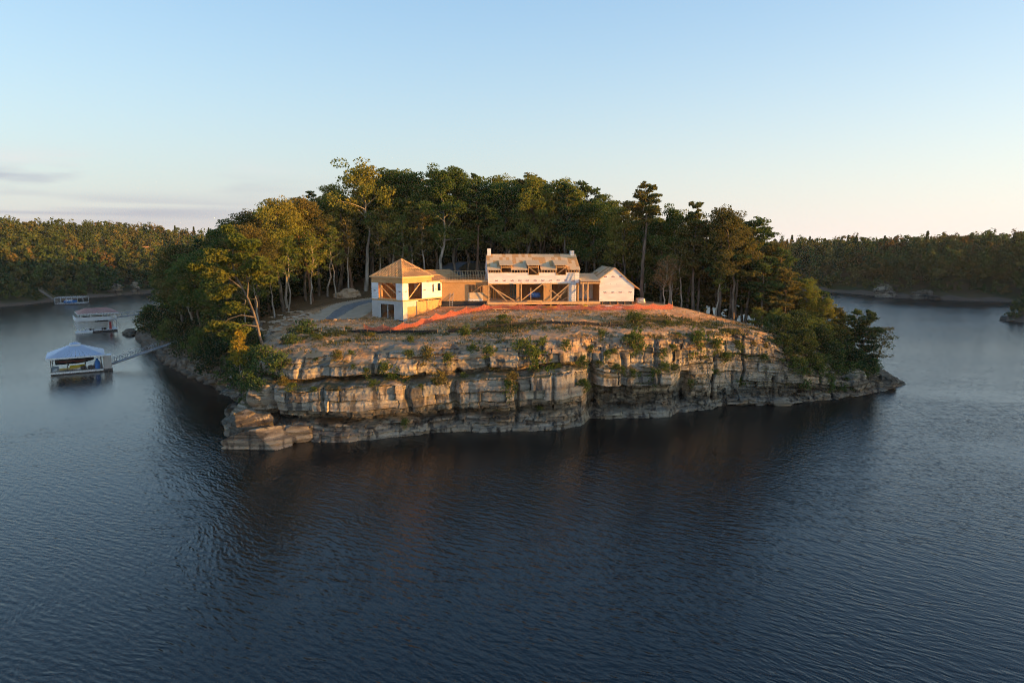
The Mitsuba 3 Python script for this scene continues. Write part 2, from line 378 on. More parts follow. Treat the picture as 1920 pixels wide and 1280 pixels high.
for x0, wdt, dep, q0, q1 in ((-7.0, 0.35, 1.3, 0.12, 0.68), (23.2, 0.7, 1.8, 0.12, 0.52), (-29.0, 0.35, 1.4, 0.15, 0.7), (-17.5, 0.22, 0.8, 0.7, 0.98), (9.9, 0.5, 1.8, 0.05, 0.66), (38, 0.3, 0.8, 0.0, 0.4), (2.6, 0.2, 0.6, 0.66, 0.98), (48.5, 0.3, 0.9, 0.0, 0.7), (-22.3, 0.2, 0.9, 0.28, 0.66), (-12.6, 0.25, 0.9, 0.25, 0.66), (-3.2, 0.2, 0.7, 0.68, 0.99), (0.4, 0.22, 0.9, 0.05, 0.55), (5.2, 0.2, 0.8, 0.3, 0.66), (14.6, 0.3, 1.0, 0.42, 0.8), (19.4, 0.2, 0.8, 0.4, 0.95), (28.3, 0.25, 0.9, 0.1, 0.7), (33.1, 0.2, 0.8, 0.3, 0.95), (-26.0, 0.2, 0.8, 0.7, 0.98)):
    off -= dep * np.exp(-((X0 + 0.6 * (noise3(QQ * 6, x0, seed=18) - 0.5) - x0) / wdt) ** 2) * sstep(q0 - 0.04, q0 + 0.02, QQ) * sstep(q1 + 0.04, q1 - 0.02, QQ)
off += 0.8 * (fbm3(SS * 0.45, QQ * 5, seed=23) - 0.5) * sstep(0.58, 0.66, QQ) * sstep(0.98, 0.9, QQ)
off *= sstep(1.01, 0.93, QQ) * np.clip((zl / 6.0), 0.25, 1)[None, :]
PX = foot[None, :, 0] * (1 - prof) + lip[None, :, 0] * prof + nrm[None, :, 0] * off
PY = foot[None, :, 1] * (1 - prof) + lip[None, :, 1] * prof + nrm[None, :, 1] * off
PZ = QQ * zl[None, :] + 0.10 * (fbm3(SS * 1.3, QQ * 12, seed=19) - 0.5)
# the strip runs on over the edge and dips into the ground sheet
ex = [(0.25, 0.16), (0.6, 0.20), (1.0, 0.17), (1.5, 0.13), (2.1, 0.10), (2.8, 0.08), (3.5, 0.05), (4.2, -0.05), (4.8, -0.5)]
for dist, up in ex:
    q = np.c_[PX[NZ - 1], PY[NZ - 1]] - nrm * dist
    hh = height(q)
    hh = np.maximum(hh, PZ[NZ - 1] * 0.96) if dist < 0.8 else hh
    PX, PY, PZ = np.vstack([PX, q[:, 0]]), np.vstack([PY, q[:, 1]]), np.vstack([PZ, hh + up * (0.5 + fbm3(S * 1.2, dist * 1.3, seed=21))])
    block = np.vstack([block, np.full(NS, 99000)])
cv = np.c_[PX.ravel(), PY.ravel(), PZ.ravel()]
cf = grid_faces(*PX.shape)
cf = cf[:, [0, 1, 2]]
fblock = block.ravel()[cf[:, 0]]
area = np.linalg.norm(np.cross(cv[cf[:, 1]] - cv[cf[:, 0]], cv[cf[:, 2]] - cv[cf[:, 0]]), axis=1) / 2
ids, inv = np.unique(fblock, return_inverse=True)
tot = np.bincount(inv, area)
zc = np.bincount(inv, cv[cf[:, 0], 2]) / np.bincount(inv)
tot[(zc < 0.2) | (ids == 99000)] = 0
big = np.argsort(-tot)[:240]
cliff_vn = trimesh.Trimesh(cv, cf, process=False).vertex_normals


def strip_piece(name, fsel, bsdf, parent=None):
    used, idx = np.unique(cf[fsel], return_inverse=True)
    key = numbered(f'{parent}__{name}' if parent else name)
    path = meshkit.write_ply((cv[used], idx.reshape(-1, 3)), False)
    scene[key] = {'type': 'ply', 'filename': path, 'face_normals': True, 'bsdf': {'type': 'ref', 'id': bsdf}}
    return key


rest = ~np.isin(inv, big)
strip_piece('cliff', rest, 'm_rock')
tag('cliff', 'layered tan and grey sandstone cliff standing in the water', 'cliff', kind='structure')
for k in big:
    strip_piece('rock_block', inv == k, ['m_rock', 'm_rock_pale', 'm_rock_dark', 'm_rock', 'm_rock_pale'][rs.randint(5)], 'cliff')

# ---------------------------------------------------------------- shores round the lake
LAKE = [(-60, 470), (-110, 400), (-171, 312), (-180, 290), (-183, 272), (-184, 258), (-188, 246), (-205, 215), (-225, 160), (-235, 60), (-220, -60), (-160, -160), (-40, -220), (90, -230), (190, -170), (232, -80), (240, -10), (236, 50),
        (232, 110), (220, 165), (190, 186), (165, 193), (150, 199), (147.5, 204), (150, 209), (170, 222), (205, 240), (212, 258), (199, 268), (182, 275), (165, 285.5), (160, 298), (156, 312), (140, 350), (90, 430), (20, 490)]
_lake = Polygon(LAKE)
_lx = shapely.segmentize(_lake.exterior, 1.5)
_lake_pts = np.array(_lx.coords)
_lake_tree = cKDTree(_lake_pts)


def hill_height(xy):
    d, i = _lake_tree.query(xy)
    d = d + 5.0 * (fbm3(xy[:, 0] * 0.035, xy[:, 1] * 0.035, seed=31) - 0.5) * np.clip(d / 10, 0, 1)
    inside = shapely.contains_xy(_lake, xy[:, 0], xy[:, 1])
    x, y = xy[:, 0], xy[:, 1]
    left = sstep(-90, -160, x) * sstep(180, 240, y)
    right = sstep(60, 130, x) * sstep(205, 235, y)
    top = 13 - 4.5 * left * (0.75 + 0.5 * fbm3(x * 0.012, y * 0.012, seed=33)) - 1.0 * right
    top = top + left * (sstep(-190, -290, x) * 12 - 4 * sstep(-215, -150, x))
    near = sstep(60, 130, x) * sstep(215, 195, y) * sstep(-150, 20, y)
    top = top * (1 - near) + near * 15.0
    east = sstep(60, 130, x) * sstep(130, 105, y) * sstep(-150, -40, y)
    top = top + east * 5.7
    wd = 38 - 10 * right - 14 * near
    z = 1.6 * (1 - np.exp(-np.maximum(d, 0) / 1.5)) + top * (1 - np.exp(-np.maximum(d - 2.5, 0) / wd)) + 2 * left * sstep(60, 170, d)
    z = z + 7.0 * (fbm3(x * 0.022, y * 0.022, seed=32) - 0.5) * np.clip(d / 20, 0, 1)
    return np.where(inside, np.maximum(-4, -d * 0.7), z)


hx, hy = np.meshgrid(np.arange(-560, 561, 4.0), np.arange(-320, 701, 4.0))
hzz = hill_height(np.c_[hx.ravel(), hy.ravel()])
obj('hills', (np.c_[hx.ravel(), hy.ravel(), hzz], grid_faces(*hx.shape)), 'm_hill', smooth=True)
tag('hills', 'wooded hills with a bare rocky rim round the lake', 'hills', kind='structure')

# ---------------------------------------------------------------- trees


def leaf_mat(name, cols, trans=0.35, sc=0.16):
    a, b, c = cols

    def fn(p, n, uv):
        k = ns(p.x * sc, p.y * sc, p.z * sc * 0.6)
        r = ns(p.x * 2.1, p.y * 2.1, p.z * 2.1)
        col = mx(a, b, ss(0.3, 0.7, k))
        return mx(col, c, ss(0.55, 0.95, r) * 0.8) * (0.75 + 0.5 * ns(p.x * 5, p.y * 5, p.z * 5))
    scene[name] = {'type': 'principledthin', 'base_color': P(fn), 'roughness': 0.7, 'diff_trans': 2 * trans, 'spec_trans': 0.0}
    return name


leaf_mat('m_leaf_oak', ((0.069, 0.119, 0.033), (0.117, 0.159, 0.043), (0.179, 0.191, 0.050)))
leaf_mat('m_leaf_gold', ((0.165, 0.205, 0.044), (0.25, 0.235, 0.052), (0.26, 0.20, 0.048)))
leaf_mat('m_leaf_rust', ((0.114, 0.110, 0.037), (0.179, 0.145, 0.046), (0.102, 0.131, 0.040)))
leaf_mat('m_leaf_pine', ((0.050, 0.095, 0.036), (0.083, 0.127, 0.041), (0.131, 0.151, 0.053)))
leaf_mat('m_leaf_pine_warm', ((0.098, 0.119, 0.036), (0.161, 0.139, 0.044), (0.184, 0.159, 0.048)))
leaf_mat('m_leaf_dark', ((0.032, 0.061, 0.029), (0.051, 0.080, 0.032), (0.080, 0.096, 0.038)))
leaf_mat('m_leaf_yellow', ((0.260, 0.200, 0.030), (0.330, 0.250, 0.035), (0.180, 0.170, 0.030)))
leaf_mat('m_leaf_tan', ((0.220, 0.130, 0.065), (0.270, 0.170, 0.080), (0.180, 0.120, 0.050)))
leaf_mat('m_leaf_bush', ((0.065, 0.111, 0.029), (0.111, 0.150, 0.036), (0.156, 0.163, 0.046)), sc=0.5)


def bark_fn(a, b):
    def fn(p, n, uv):
        k = fb(p.x * 3, p.y * 3, p.z * 0.7, 3)
        return mx(a, b, ss(0.3, 0.7, k))
    return fn


mat('m_bark', bark_fn((0.10, 0.08, 0.062), (0.21, 0.17, 0.135)), kind='diffuse')
mat('m_bark_pale', bark_fn((0.27, 0.235, 0.19), (0.46, 0.41, 0.34)), kind='diffuse')
mat('m_bark_red', bark_fn((0.15, 0.085, 0.055), (0.26, 0.155, 0.10)), kind='diffuse')


def cards(c, size, r, droop=0.0, long=1.0):
    """Leaf-sized two-triangle faces at the points c, turned at random; long stretches them."""
    n = len(c)
    a = r.normal(size=(n, 3))
    a[:, 2] *= 0.7
    a /= np.linalg.norm(a, axis=1, keepdims=True)
    b = np.cross(a, r.normal(size=(n, 3)))
    b /= np.linalg.norm(b, axis=1, keepdims=True) + 1e-9
    s = size * r.uniform(0.6, 1.35, (n, 1))
    a, b = a * s * long, b * s / long ** 0.5
    a[:, 2] -= droop * s[:, 0]
    v = np.stack([c - a * .5, c + b * .38 + a * .05, c + a * .5, c - b * .38 + a * .05], 1)
    v[:, 1::2] += (np.cross(a, b) / (s * s) * s * 0.12)[:, None]
    k = np.arange(n)[:, None] * 4
    return v.reshape(-1, 3), np.vstack([k + [0, 1, 2], k + [0, 2, 3]])


def path_up(p0, d0, length, r, steps=6, bend=0.12, lift=0.0):
    pts, d = [np.array(p0, float)], np.array(d0, float) / np.linalg.norm(d0)
    for _ in range(steps):
        d = d + r.normal(size=3) * bend + np.array([0, 0, lift])
        d /= np.linalg.norm(d)
        pts.append(pts[-1] + d * length / steps)
    return np.array(pts)


def broadleaf(h, cr, bare, seed, leaves=9500, card=0.33, lean=(0, 0), r0=None, airy=0.5, top=0.9):
    """(trunk with limbs, crown) of a broadleaf tree h high with crown radius cr and its lowest limbs at bare * h."""
    r = np.random.RandomState(seed)
    r0 = r0 or h * 0.011 + 0.05
    zs = np.linspace(0, 1, 9)
    tr = np.c_[lean[0] * zs ** 1.3 * h + np.cumsum(r.normal(size=9) * 0.018 * h * (zs > 0)), lean[1] * zs * h + np.cumsum(r.normal(size=9) * 0.018 * h * (zs > 0)), zs * h * 0.93 - 0.4 * (zs == 0)]
    wood = [tube(tr, r0 * (1.25 - 1.1 * zs ** 0.8), 8)]
    cl = []
    n = 17
    for k in range(n):
        f = bare + (0.97 - bare) * (k + r.uniform(0, .8)) / n
        p = np.array([np.interp(f, zs, tr[:, j]) for j in range(3)])
        az = k * 2.4 + r.uniform(-.6, .6)
        rel = (f - bare) / (1 - bare)
        L = (1 - 0.45 * max(0, rel - 0.7) / 0.3) * cr * (0.55 + 0.6 * math.sin(math.pi * min(1, 0.22 + 0.78 * rel) ** top)) * r.uniform(0.7, 1.15)
        el = 0.35 + 0.6 * rel + r.uniform(-.15, .2)
        pts = path_up(p, (math.cos(az) * math.cos(el), math.sin(az) * math.cos(el), math.sin(el)), L, r, 5, 0.13, 0.03)
        wood.append(tube(pts, np.linspace(r0 * 0.36 * (1.1 - 0.5 * rel), 0.02, 6), 5))
        for q, w in ((1.0, 0.9), (0.82, 0.9), (0.62, 0.8), (0.42, 0.4 + 0.3 * rel)):
            for s in range(2 if q > 0.5 else 1):
                base = np.array([np.interp(q * 5, range(6), pts[:, j]) for j in range(3)])
                cl.append((base + r.normal(size=3) * cr * 0.17, cr * r.uniform(0.17, 0.30) * w ** 0.5, w))
    wts = np.array([c[1] ** 2 * (1 - airy * r.uniform(0, 1)) for c in cl])
    cnt = np.maximum(6, (leaves * wts / wts.sum()).astype(int))
    pts = []
    for (c, rad, w), m in zip(cl, cnt):
        q = r.normal(size=(m, 3))
        q /= np.linalg.norm(q, axis=1, keepdims=True)
        pts.append(c + q * (rad * r.uniform(0.35, 1.0, (m, 1)) ** 0.6) * [1.25, 1.25, 0.75])
    return merge(wood), cards(np.vstack(pts), card, r)


def pine(h, cr, bare, seed, leaves=7600, card=0.34, lean=(0, 0), r0=None, flat=0.32, curve=0.0, snag=3, shape=0.75):
    """(trunk with limbs, crown) of a pine: bare trunk, level limbs that carry flat tufts of needles."""
    r = np.random.RandomState(seed)
    r0 = r0 or h * 0.010 + 0.05
    zs = np.linspace(0, 1, 10)
    tr = np.c_[lean[0] * zs * h + curve * h * np.sin(zs * 2.6) + np.cumsum(r.normal(size=10) * 0.008 * h * (zs > 0)), lean[1] * zs * h + np.cumsum(r.normal(size=10) * 0.008 * h * (zs > 0)), zs * h * 0.97 - 0.4 * (zs == 0)]
    wood = [tube(tr, r0 * (1.2 - 1.1 * zs), 8)]
    cl = []
    n = 26
    for k in range(n):
        f = bare + (0.985 - bare) * (k + r.uniform(0, .9)) / n
        p = np.array([np.interp(f, zs, tr[:, j]) for j in range(3)])
        az = k * 2.4 + r.uniform(-.7, .7)
        rel = (f - bare) / (1 - bare)
        L = cr * (1.05 - rel ** 1.5 * shape) * (0.55 + 0.45 * min(1, rel * 3.2)) * r.uniform(0.55, 1.15)
        el = 0.05 + 0.45 * rel + r.uniform(-.15, .2)
        pts = path_up(p, (math.cos(az) * math.cos(el), math.sin(az) * math.cos(el), math.sin(el)), L, r, 5, 0.14, 0.05)
        wood.append(tube(pts, np.linspace(r0 * 0.28 * (1.1 - 0.6 * rel), 0.018, 6), 5))
        for q in (1.0, 0.78, 0.55):
            base = np.array([np.interp(q * 5, range(6), pts[:, j]) for j in range(3)])
            cl.append((base + r.normal(size=3) * [0.35, 0.35, 0.12] * L * 0.35 + [0, 0, 0.1], max(0.35, L * r.uniform(0.24, 0.40))))
    cl.append((tr[-1], cr * 0.22))
    for k in range(snag):
        f = bare * r.uniform(0.55, 0.95)
        p = np.array([np.interp(f, zs, tr[:, j]) for j in range(3)])
        az = r.uniform(0, 6.28)
        wood.append(tube(path_up(p, (math.cos(az), math.sin(az), 0.1), cr * r.uniform(.25, .5), r, 3, 0.15), np.linspace(0.05, 0.012, 4), 4))
    wts = np.array([c[1] ** 2 * r.uniform(0.5, 1.3) for c in cl])
    cnt = np.maximum(5, (leaves * wts / wts.sum()).astype(int))
    pts = []
    for (c, rad), m in zip(cl, cnt):
        q = r.normal(size=(m, 3))
        q /= np.linalg.norm(q, axis=1, keepdims=True)
        pts.append(c + q * (rad * r.uniform(0.2, 1.0, (m, 1)) ** 0.6) * [1.2, 1.2, flat])
    return merge(wood), cards(np.vstack(pts), card, r, long=1.35)


def cedar(h, cr, seed, leaves=2600, card=0.36):
    """(trunk, crown) of a conical evergreen with limbs down to the ground."""
    r = np.random.RandomState(seed)
    zs = np.linspace(0, 1, 6)
    wood = [tube(np.c_[zs * 0.02 * h, 0 * zs, zs * h - 0.4 * (zs == 0)], (h * 0.012 + 0.04) * (1.15 - 1.1 * zs), 7)]
    pts = []
    n = 44
    for k in range(n):
        f = 0.06 + 0.93 * ((k + r.uniform(0, 1)) / n) ** 0.9
        L = cr * (1 - f) ** 0.8 * r.uniform(0.6, 1.2) + 0.15
        az = k * 2.4 + r.uniform(-.5, .5)
        lim = path_up((0.02 * h * f, 0, f * h), (math.cos(az), math.sin(az), 0.25), L, r, 4, 0.08, -0.02)
        wood.append(tube(lim, np.linspace(0.05 * (1.1 - f), 0.012, 5), 4))
        m = max(8, int(leaves * L / cr / n * 1.7))
        t = r.uniform(0.2, 1.05, m) ** 0.7 * 4
        pts.append(np.c_[[np.interp(t, range(5), lim[:, j]) for j in range(3)]].T + r.normal(size=(m, 3)) * [0.16, 0.16, 0.1] * (0.5 + L * 0.55))
    return merge(wood), cards(np.vstack(pts), card, r, droop=0.25, long=1.3)


GROUPS = {}


def prototype(name, wood_crown, bark, leaf):
    wood, crown = wood_crown
    scene[name] = {'type': 'shapegroup', 'trunk': mikit.ply(wood, bark, smooth=True), 'crown': mikit.ply(crown, leaf)}
    GROUPS[name] = float(wood[0][:, 2].max())
    return name


def plant(kind, proto, x, y, h=None, z=None, rot=None, label=None, cat='tree', group=None, wide=1.0, r=random.Random(5)):
    key = numbered(kind)
    s = (h / GROUPS[proto]) if h else 1.0
    z = hz(x, y) if z is None else z
    rot = r.uniform(0, 360) if rot is None else rot
    scene[key] = {'type': 'instance', 'sg': {'type': 'ref', 'id': proto}, 'to_world': T().translate([x, y, z - 0.1]).rotate([0, 0, 1], rot).scale([s * wide, s * wide, s])}
    return tag(key, label, cat, group)


DECID = [prototype(f'oak_proto_{i}', broadleaf(19 + i, 4.0 + 0.4 * (i % 3), 0.34 + 0.05 * (i % 3), 40 + i), b, l) for i, (b, l) in enumerate(
    (('m_bark', 'm_leaf_oak'), ('m_bark', 'm_leaf_oak'), ('m_bark', 'm_leaf_rust'), ('m_bark_pale', 'm_leaf_oak'), ('m_bark', 'm_leaf_gold')))]
PINES = [prototype(f'pine_proto_{i}', pine(20 + i, 3.1 + 0.5 * (i % 3), 0.52 + 0.05 * (i % 3), 60 + i), b, l) for i, (b, l) in enumerate(
    (('m_bark', 'm_leaf_pine'), ('m_bark_red', 'm_leaf_pine'), ('m_bark', 'm_leaf_pine_warm'), ('m_bark', 'm_leaf_pine')))]
EDGE = [prototype(f'edge_proto_{i}', pine(13, 3.6, 0.28 + 0.06 * i, 80 + i, leaves=3800, card=0.40, lean=(0.05, -0.04), snag=4), 'm_bark', l) for i, l in enumerate(('m_leaf_pine_warm', 'm_leaf_pine', 'm_leaf_pine_warm'))]
CEDAR = [prototype(f'cedar_proto_{i}', cedar(12, 3.0 - 0.3 * i, 90 + i), 'm_bark', 'm_leaf_dark') for i in range(2)]
SLIM = [prototype(f'slim_proto_{i}', broadleaf(15 + i, 2.3, 0.42, 100 + i, leaves=1700, card=0.36, r0=0.16, airy=0.7), b, l) for i, (b, l) in enumerate(
    (('m_bark_pale', 'm_leaf_gold'), ('m_bark_pale', 'm_leaf_rust'), ('m_bark_pale', 'm_leaf_oak')))]
LOW = [prototype(f'low_proto_{i}', broadleaf(6.5, 2.6, 0.12, 110 + i, leaves=2000, card=0.36, r0=0.11, airy=0.4), 'm_bark', l) for i, l in enumerate(('m_leaf_oak', 'm_leaf_dark', 'm_leaf_gold'))]
BUSH = [prototype(f'bush_proto_{i}', broadleaf(1.6, 1.15, 0.05, 120 + i, leaves=800, card=0.2, r0=0.03, airy=0.5), 'm_bark', l) for i, l in enumerate(('m_leaf_bush', 'm_leaf_bush', 'm_leaf_gold', 'm_leaf_rust', 'm_leaf_pine'))]

# trees one can single out, each with its own shape
def own_tree(kind, wc, bark, leaf, x, y, label, z=None, group=None, cat='tree'):
    key = thing(kind, label, cat, group)
    z = (hz(x, y) if z is None else z) - 0.1
    for part, mesh, b, sm in (('trunk', wc[0], bark, True), ('crown', wc[1], leaf, False)):
        if mesh is not None:
            obj(part, (mesh[0] + [x, y, z], mesh[1]), b, key, smooth=sm)
    return key


def leaning_pine():
    r = np.random.RandomState(3)
    tr = np.array([(0, 0, -0.5), (-0.5, 0, 1.4), (-0.8, .1, 3.0), (-1.25, .1, 4.9), (-1.8, .2, 6.4), (-2.7, .2, 8.3), (-3.5, .2, 9.9), (-3.7, .1, 11.8), (-3.4, .1, 13.6), (-3.6, 0, 15.2)])
    wood = [tube(tr, np.linspace(0.22, 0.04, 10), 8)]
    limbs = [[(-1.0, .1, 4.1), (-2.6, -.6, 4.5), (-4.2, -1, 4.0), (-5.3, -1.2, 2.9)], [(-1.1, .1, 4.6), (-2.6, .4, 5.4), (-4.2, .7, 5.3)], [(-0.8, 0, 2.9), (-2.1, -.7, 3.2), (-3.4, -1, 2.6), (-3.9, -1.2, 1.7)],
             [(-2.0, .2, 6.8), (-1.6, -.2, 8.8), (-1.9, -.3, 10.6), (-1.6, -.3, 12.4), (-1.9, -.3, 14)], [(-2.5, .2, 7.9), (-4.4, -.3, 9.6), (-6.2, -.6, 10.4)], [(-3.3, .2, 9.4), (-5.2, -.2, 10.3), (-7.4, -.5, 10.2)],
             [(-3.0, .2, 9.0), (-4.9, .8, 8.4), (-6.6, 1.0, 8.0)], [(-3.7, .1, 12), (-5.0, -.4, 12.8), (-6.0, -.5, 12.7)], [(-3.6, .1, 13), (-2.3, -.5, 13.9), (-1.4, -.5, 14.0)], [(-1.9, -.2, 10.2), (-.7, -.5, 10.9), (0.2, -.6, 10.8)],
             [(-3.6, .1, 11.2), (-4.6, .7, 11.9), (-5.6, .9, 11.6)], [(-1.8, .1, 9.2), (-.8, .4, 9.9), (.2, .5, 9.4)]]
    pts = []
    for k, l in enumerate(limbs):
        l = np.array(l, float)
        wood.append(tube(l, np.linspace(0.11, 0.025, len(l)), 6))
        ends = [l[-1], l[-2] * .45 + l[-1] * .55, l[-1] + r.normal(size=3) * .5] + ([l[-2]] if k not in (0, 2) else [])
        for e in ends:
            for _ in range(2):
                c = e + r.normal(size=3) * [.6, .5, .3]
                q = r.normal(size=(150, 3))
                q /= np.linalg.norm(q, axis=1, keepdims=True)
                pts.append(c + q * (0.95 * r.uniform(0.2, 1, (150, 1)) ** .6) * [1.15, 1.0, 0.5])
    for e in tr[-3:]:
        for _ in range(2):
            q = r.normal(size=(170, 3))
            q /= np.linalg.norm(q, axis=1, keepdims=True)
            pts.append(e + r.normal(size=3) * .4 + q * (1.0 * r.uniform(.2, 1, (170, 1)) ** .6) * [1.1, 1, .6])
    return merge(wood), cards(np.vstack(pts), 0.34, r, long=1.4)


leaf_mat('m_leaf_lean', ((0.120, 0.155, 0.032), (0.170, 0.175, 0.036), (0.095, 0.130, 0.034)), sc=0.35)
own_tree('leaning_pine', leaning_pine(), 'm_bark', 'm_leaf_lean', -33.6, 91.5, 'leaning pine with a curved trunk and sunlit yellow green tufts at the left cliff edge')
own_tree('golden_conifer', cedar(5.2, 1.9, 95, leaves=1500, card=0.26), 'm_bark', 'm_leaf_yellow', -36.2, 89.4, 'small bright yellow conifer below the leaning pine', z=6.8)
own_tree('pale_tree', broadleaf(15.8, 2.9, 0.44, 201, leaves=3200, card=0.4, lean=(-0.10, 0), r0=0.24, airy=0.55), 'm_bark_pale', 'm_leaf_rust', -39.7, 120.5, 'slim pale trunked tree with thin rust coloured leaves, left of the yellow green tree')
own_tree('pale_tree', broadleaf(18.3, 3.2, 0.36, 208, leaves=4800, card=0.4, lean=(-0.14, 0.0), r0=0.24, airy=0.4), 'm_bark_red', 'm_leaf_gold', -36.2, 124, 'tall tree with a full yellow green crown and a leaning trunk above the clearing')
own_tree('pale_tree', broadleaf(16.5, 2.3, 0.45, 203, leaves=2400, card=0.38, lean=(0.01, 0), r0=0.17, airy=0.6), 'm_bark_pale', 'm_leaf_gold', -35.2, 130, 'slim straight pale tree between the yellow green tree and the bare red trunk')
own_tree('pale_tree', broadleaf(24.5, 5.3, 0.46, 204, leaves=7000, card=0.42, lean=(0.0, 0), r0=0.36, airy=0.5, top=0.8), 'm_bark_pale', 'm_leaf_gold', -28.4, 132.5, 'very tall white trunked tree with a wide crown rising behind the hipped tower')
own_tree('dead_pine', (merge([tube([(0, 0, -.4), (-.5, 0, 4), (-1.1, 0, 8), (-1.5, 0.1, 12), (-1.9, 0.1, 15)], [.34, .30, .26, .22, .12], 8), tube([(-1.5, 0.1, 12.6), (-.7, -.2, 13.3)], [.06, .02], 5), tube([(-1.75, .1, 14), (-2.6, .2, 14.4)], [.05, .02], 5), tube([(-1.2, 0, 9), (-2.0, .3, 9.3)], [.05, .02], 5)]), None), 'm_bark_red', None, -31.0, 133, 'leaning bare reddish trunk with broken top beside the dirt mound')
own_tree('tall_pine', pine(20.5, 2.8, 0.66, 206, leaves=3600, card=0.42, lean=(0.035, 0), r0=0.33, flat=0.4, snag=5, shape=0.5), 'm_bark', 'm_leaf_pine_warm', 22.9, 119, 'tall lone pine with a long bare trunk right of the white gabled wing')
own_tree('small_tan_tree', broadleaf(7.6, 2.3, 0.3, 207, leaves=1300, card=0.26, lean=(0.06, 0), r0=0.11, airy=0.6), 'm_bark_pale', 'm_leaf_tan', 25.9, 116, 'small tree with sparse pinkish tan leaves at the edge of the right hand wood')
own_tree('flat_top_pine', pine(17.5, 3.4, 0.72, 209, leaves=2600, card=0.42, lean=(0.03, 0), r0=0.26, flat=0.25, shape=0.1, snag=4), 'm_bark', 'm_leaf_pine', 40.5, 118, 'pine with a wide flat top standing above the right hand wood')
own_tree('shore_pine', pine(9.0, 3.4, 0.12, 211, leaves=5200, card=0.32, lean=(0.22, 0), r0=0.2, flat=0.3, snag=2), 'm_bark', 'm_leaf_dark', 57.0, 111.5, 'dark bushy pine leaning out over the water at the right tip')
own_tree('shore_pine', pine(7.5, 2.6, 0.3, 212, leaves=700, card=0.26, lean=(0.42, 0.05), r0=0.13, flat=0.4), 'm_bark_red', 'm_leaf_rust', 60.2, 112.5, 'thin half bare pine at the far right tip with reddish twigs')
own_tree('tall_pine', pine(22.5, 3.6, 0.60, 213, leaves=4200, card=0.44, r0=0.34, flat=0.45, shape=0.4, lean=(0.02, 0)), 'm_bark', 'm_leaf_pine', 14.8, 140, 'tall dark pine with clumped crown breaking the skyline left of the lone pine')
own_tree('tall_pine', pine(21.5, 3.2, 0.62, 214, leaves=4000, card=0.44, r0=0.34, flat=0.45, shape=0.4), 'm_bark', 'm_leaf_pine', 6.8, 145, 'tall dark pine with a rounded top above the white house')
own_tree('tall_pine', pine(18.5, 3.0, 0.35, 215, leaves=5200, card=0.42, r0=0.26, flat=0.5, shape=0.5), 'm_bark', 'm_leaf_pine_warm', 31.5, 118, 'broad warm green pine at the front of the right hand wood')
own_tree('spruce', cedar(16.5, 2.6, 97, leaves=3400, card=0.4), 'm_bark', 'm_leaf_dark', -79.5, 170, 'dark pointed evergreen on the left skyline')

# the wood on the point, thinned by what stands there
rf = np.random.RandomState(21)
taken = [(v['to_world'] if False else None) for v in ()]
spots = [(-33.6, 91.5), (-39.7, 120.5), (-36.2, 124), (-35.2, 130), (-28.4, 132.5), (-31, 133), (-31, 128), (22.9, 119), (25.9, 116), (40.5, 118), (14.8, 140), (6.8, 145), (31.5, 118)]
WOOD = Polygon([(-96, 196), (-92, 180), (-84, 166), (-73, 149), (-63.5, 134), (-56, 124), (-50, 116.5), (-46, 112.5), (-42, 112), (-39, 116.5), (-36, 122), (-30, 132), (-20, 136), (-13, 131), (-2, 132), (12, 131), (20, 125), (25, 120), (31, 117), (37, 113.5), (42, 112.3), (46, 111), (54, 111.6), (60, 113.5), (58, 120), (50, 126),
                (43, 135), (38, 150), (35, 185), (20, 200), (-20, 204), (-60, 205)])
DRIVE = Polygon([(-17, 136), (-6, 150), (4, 185), (-10, 190), (-18, 160), (-24, 150)])
cand = np.c_[rf.uniform(-97, 62, 9000), rf.uniform(107, 205, 9000)]
cand = cand[shapely.contains_xy(WOOD, cand[:, 0], cand[:, 1]) & ~shapely.contains_xy(DRIVE, cand[:, 0], cand[:, 1])]
cand = cand[np.argsort(cand[:, 1] + rf.uniform(0, 12, len(cand)))]
chosen = []
for x, y in cand:
    gap = 3.3 + 0.020 * (y - 110) + (0.6 if x < -40 else 0) - (0.9 if x > 29 else 0)
    if all((x - a) ** 2 + (y - b) ** 2 > gap * gap for a, b in spots):
        spots.append((x, y)), chosen.append((x, y))
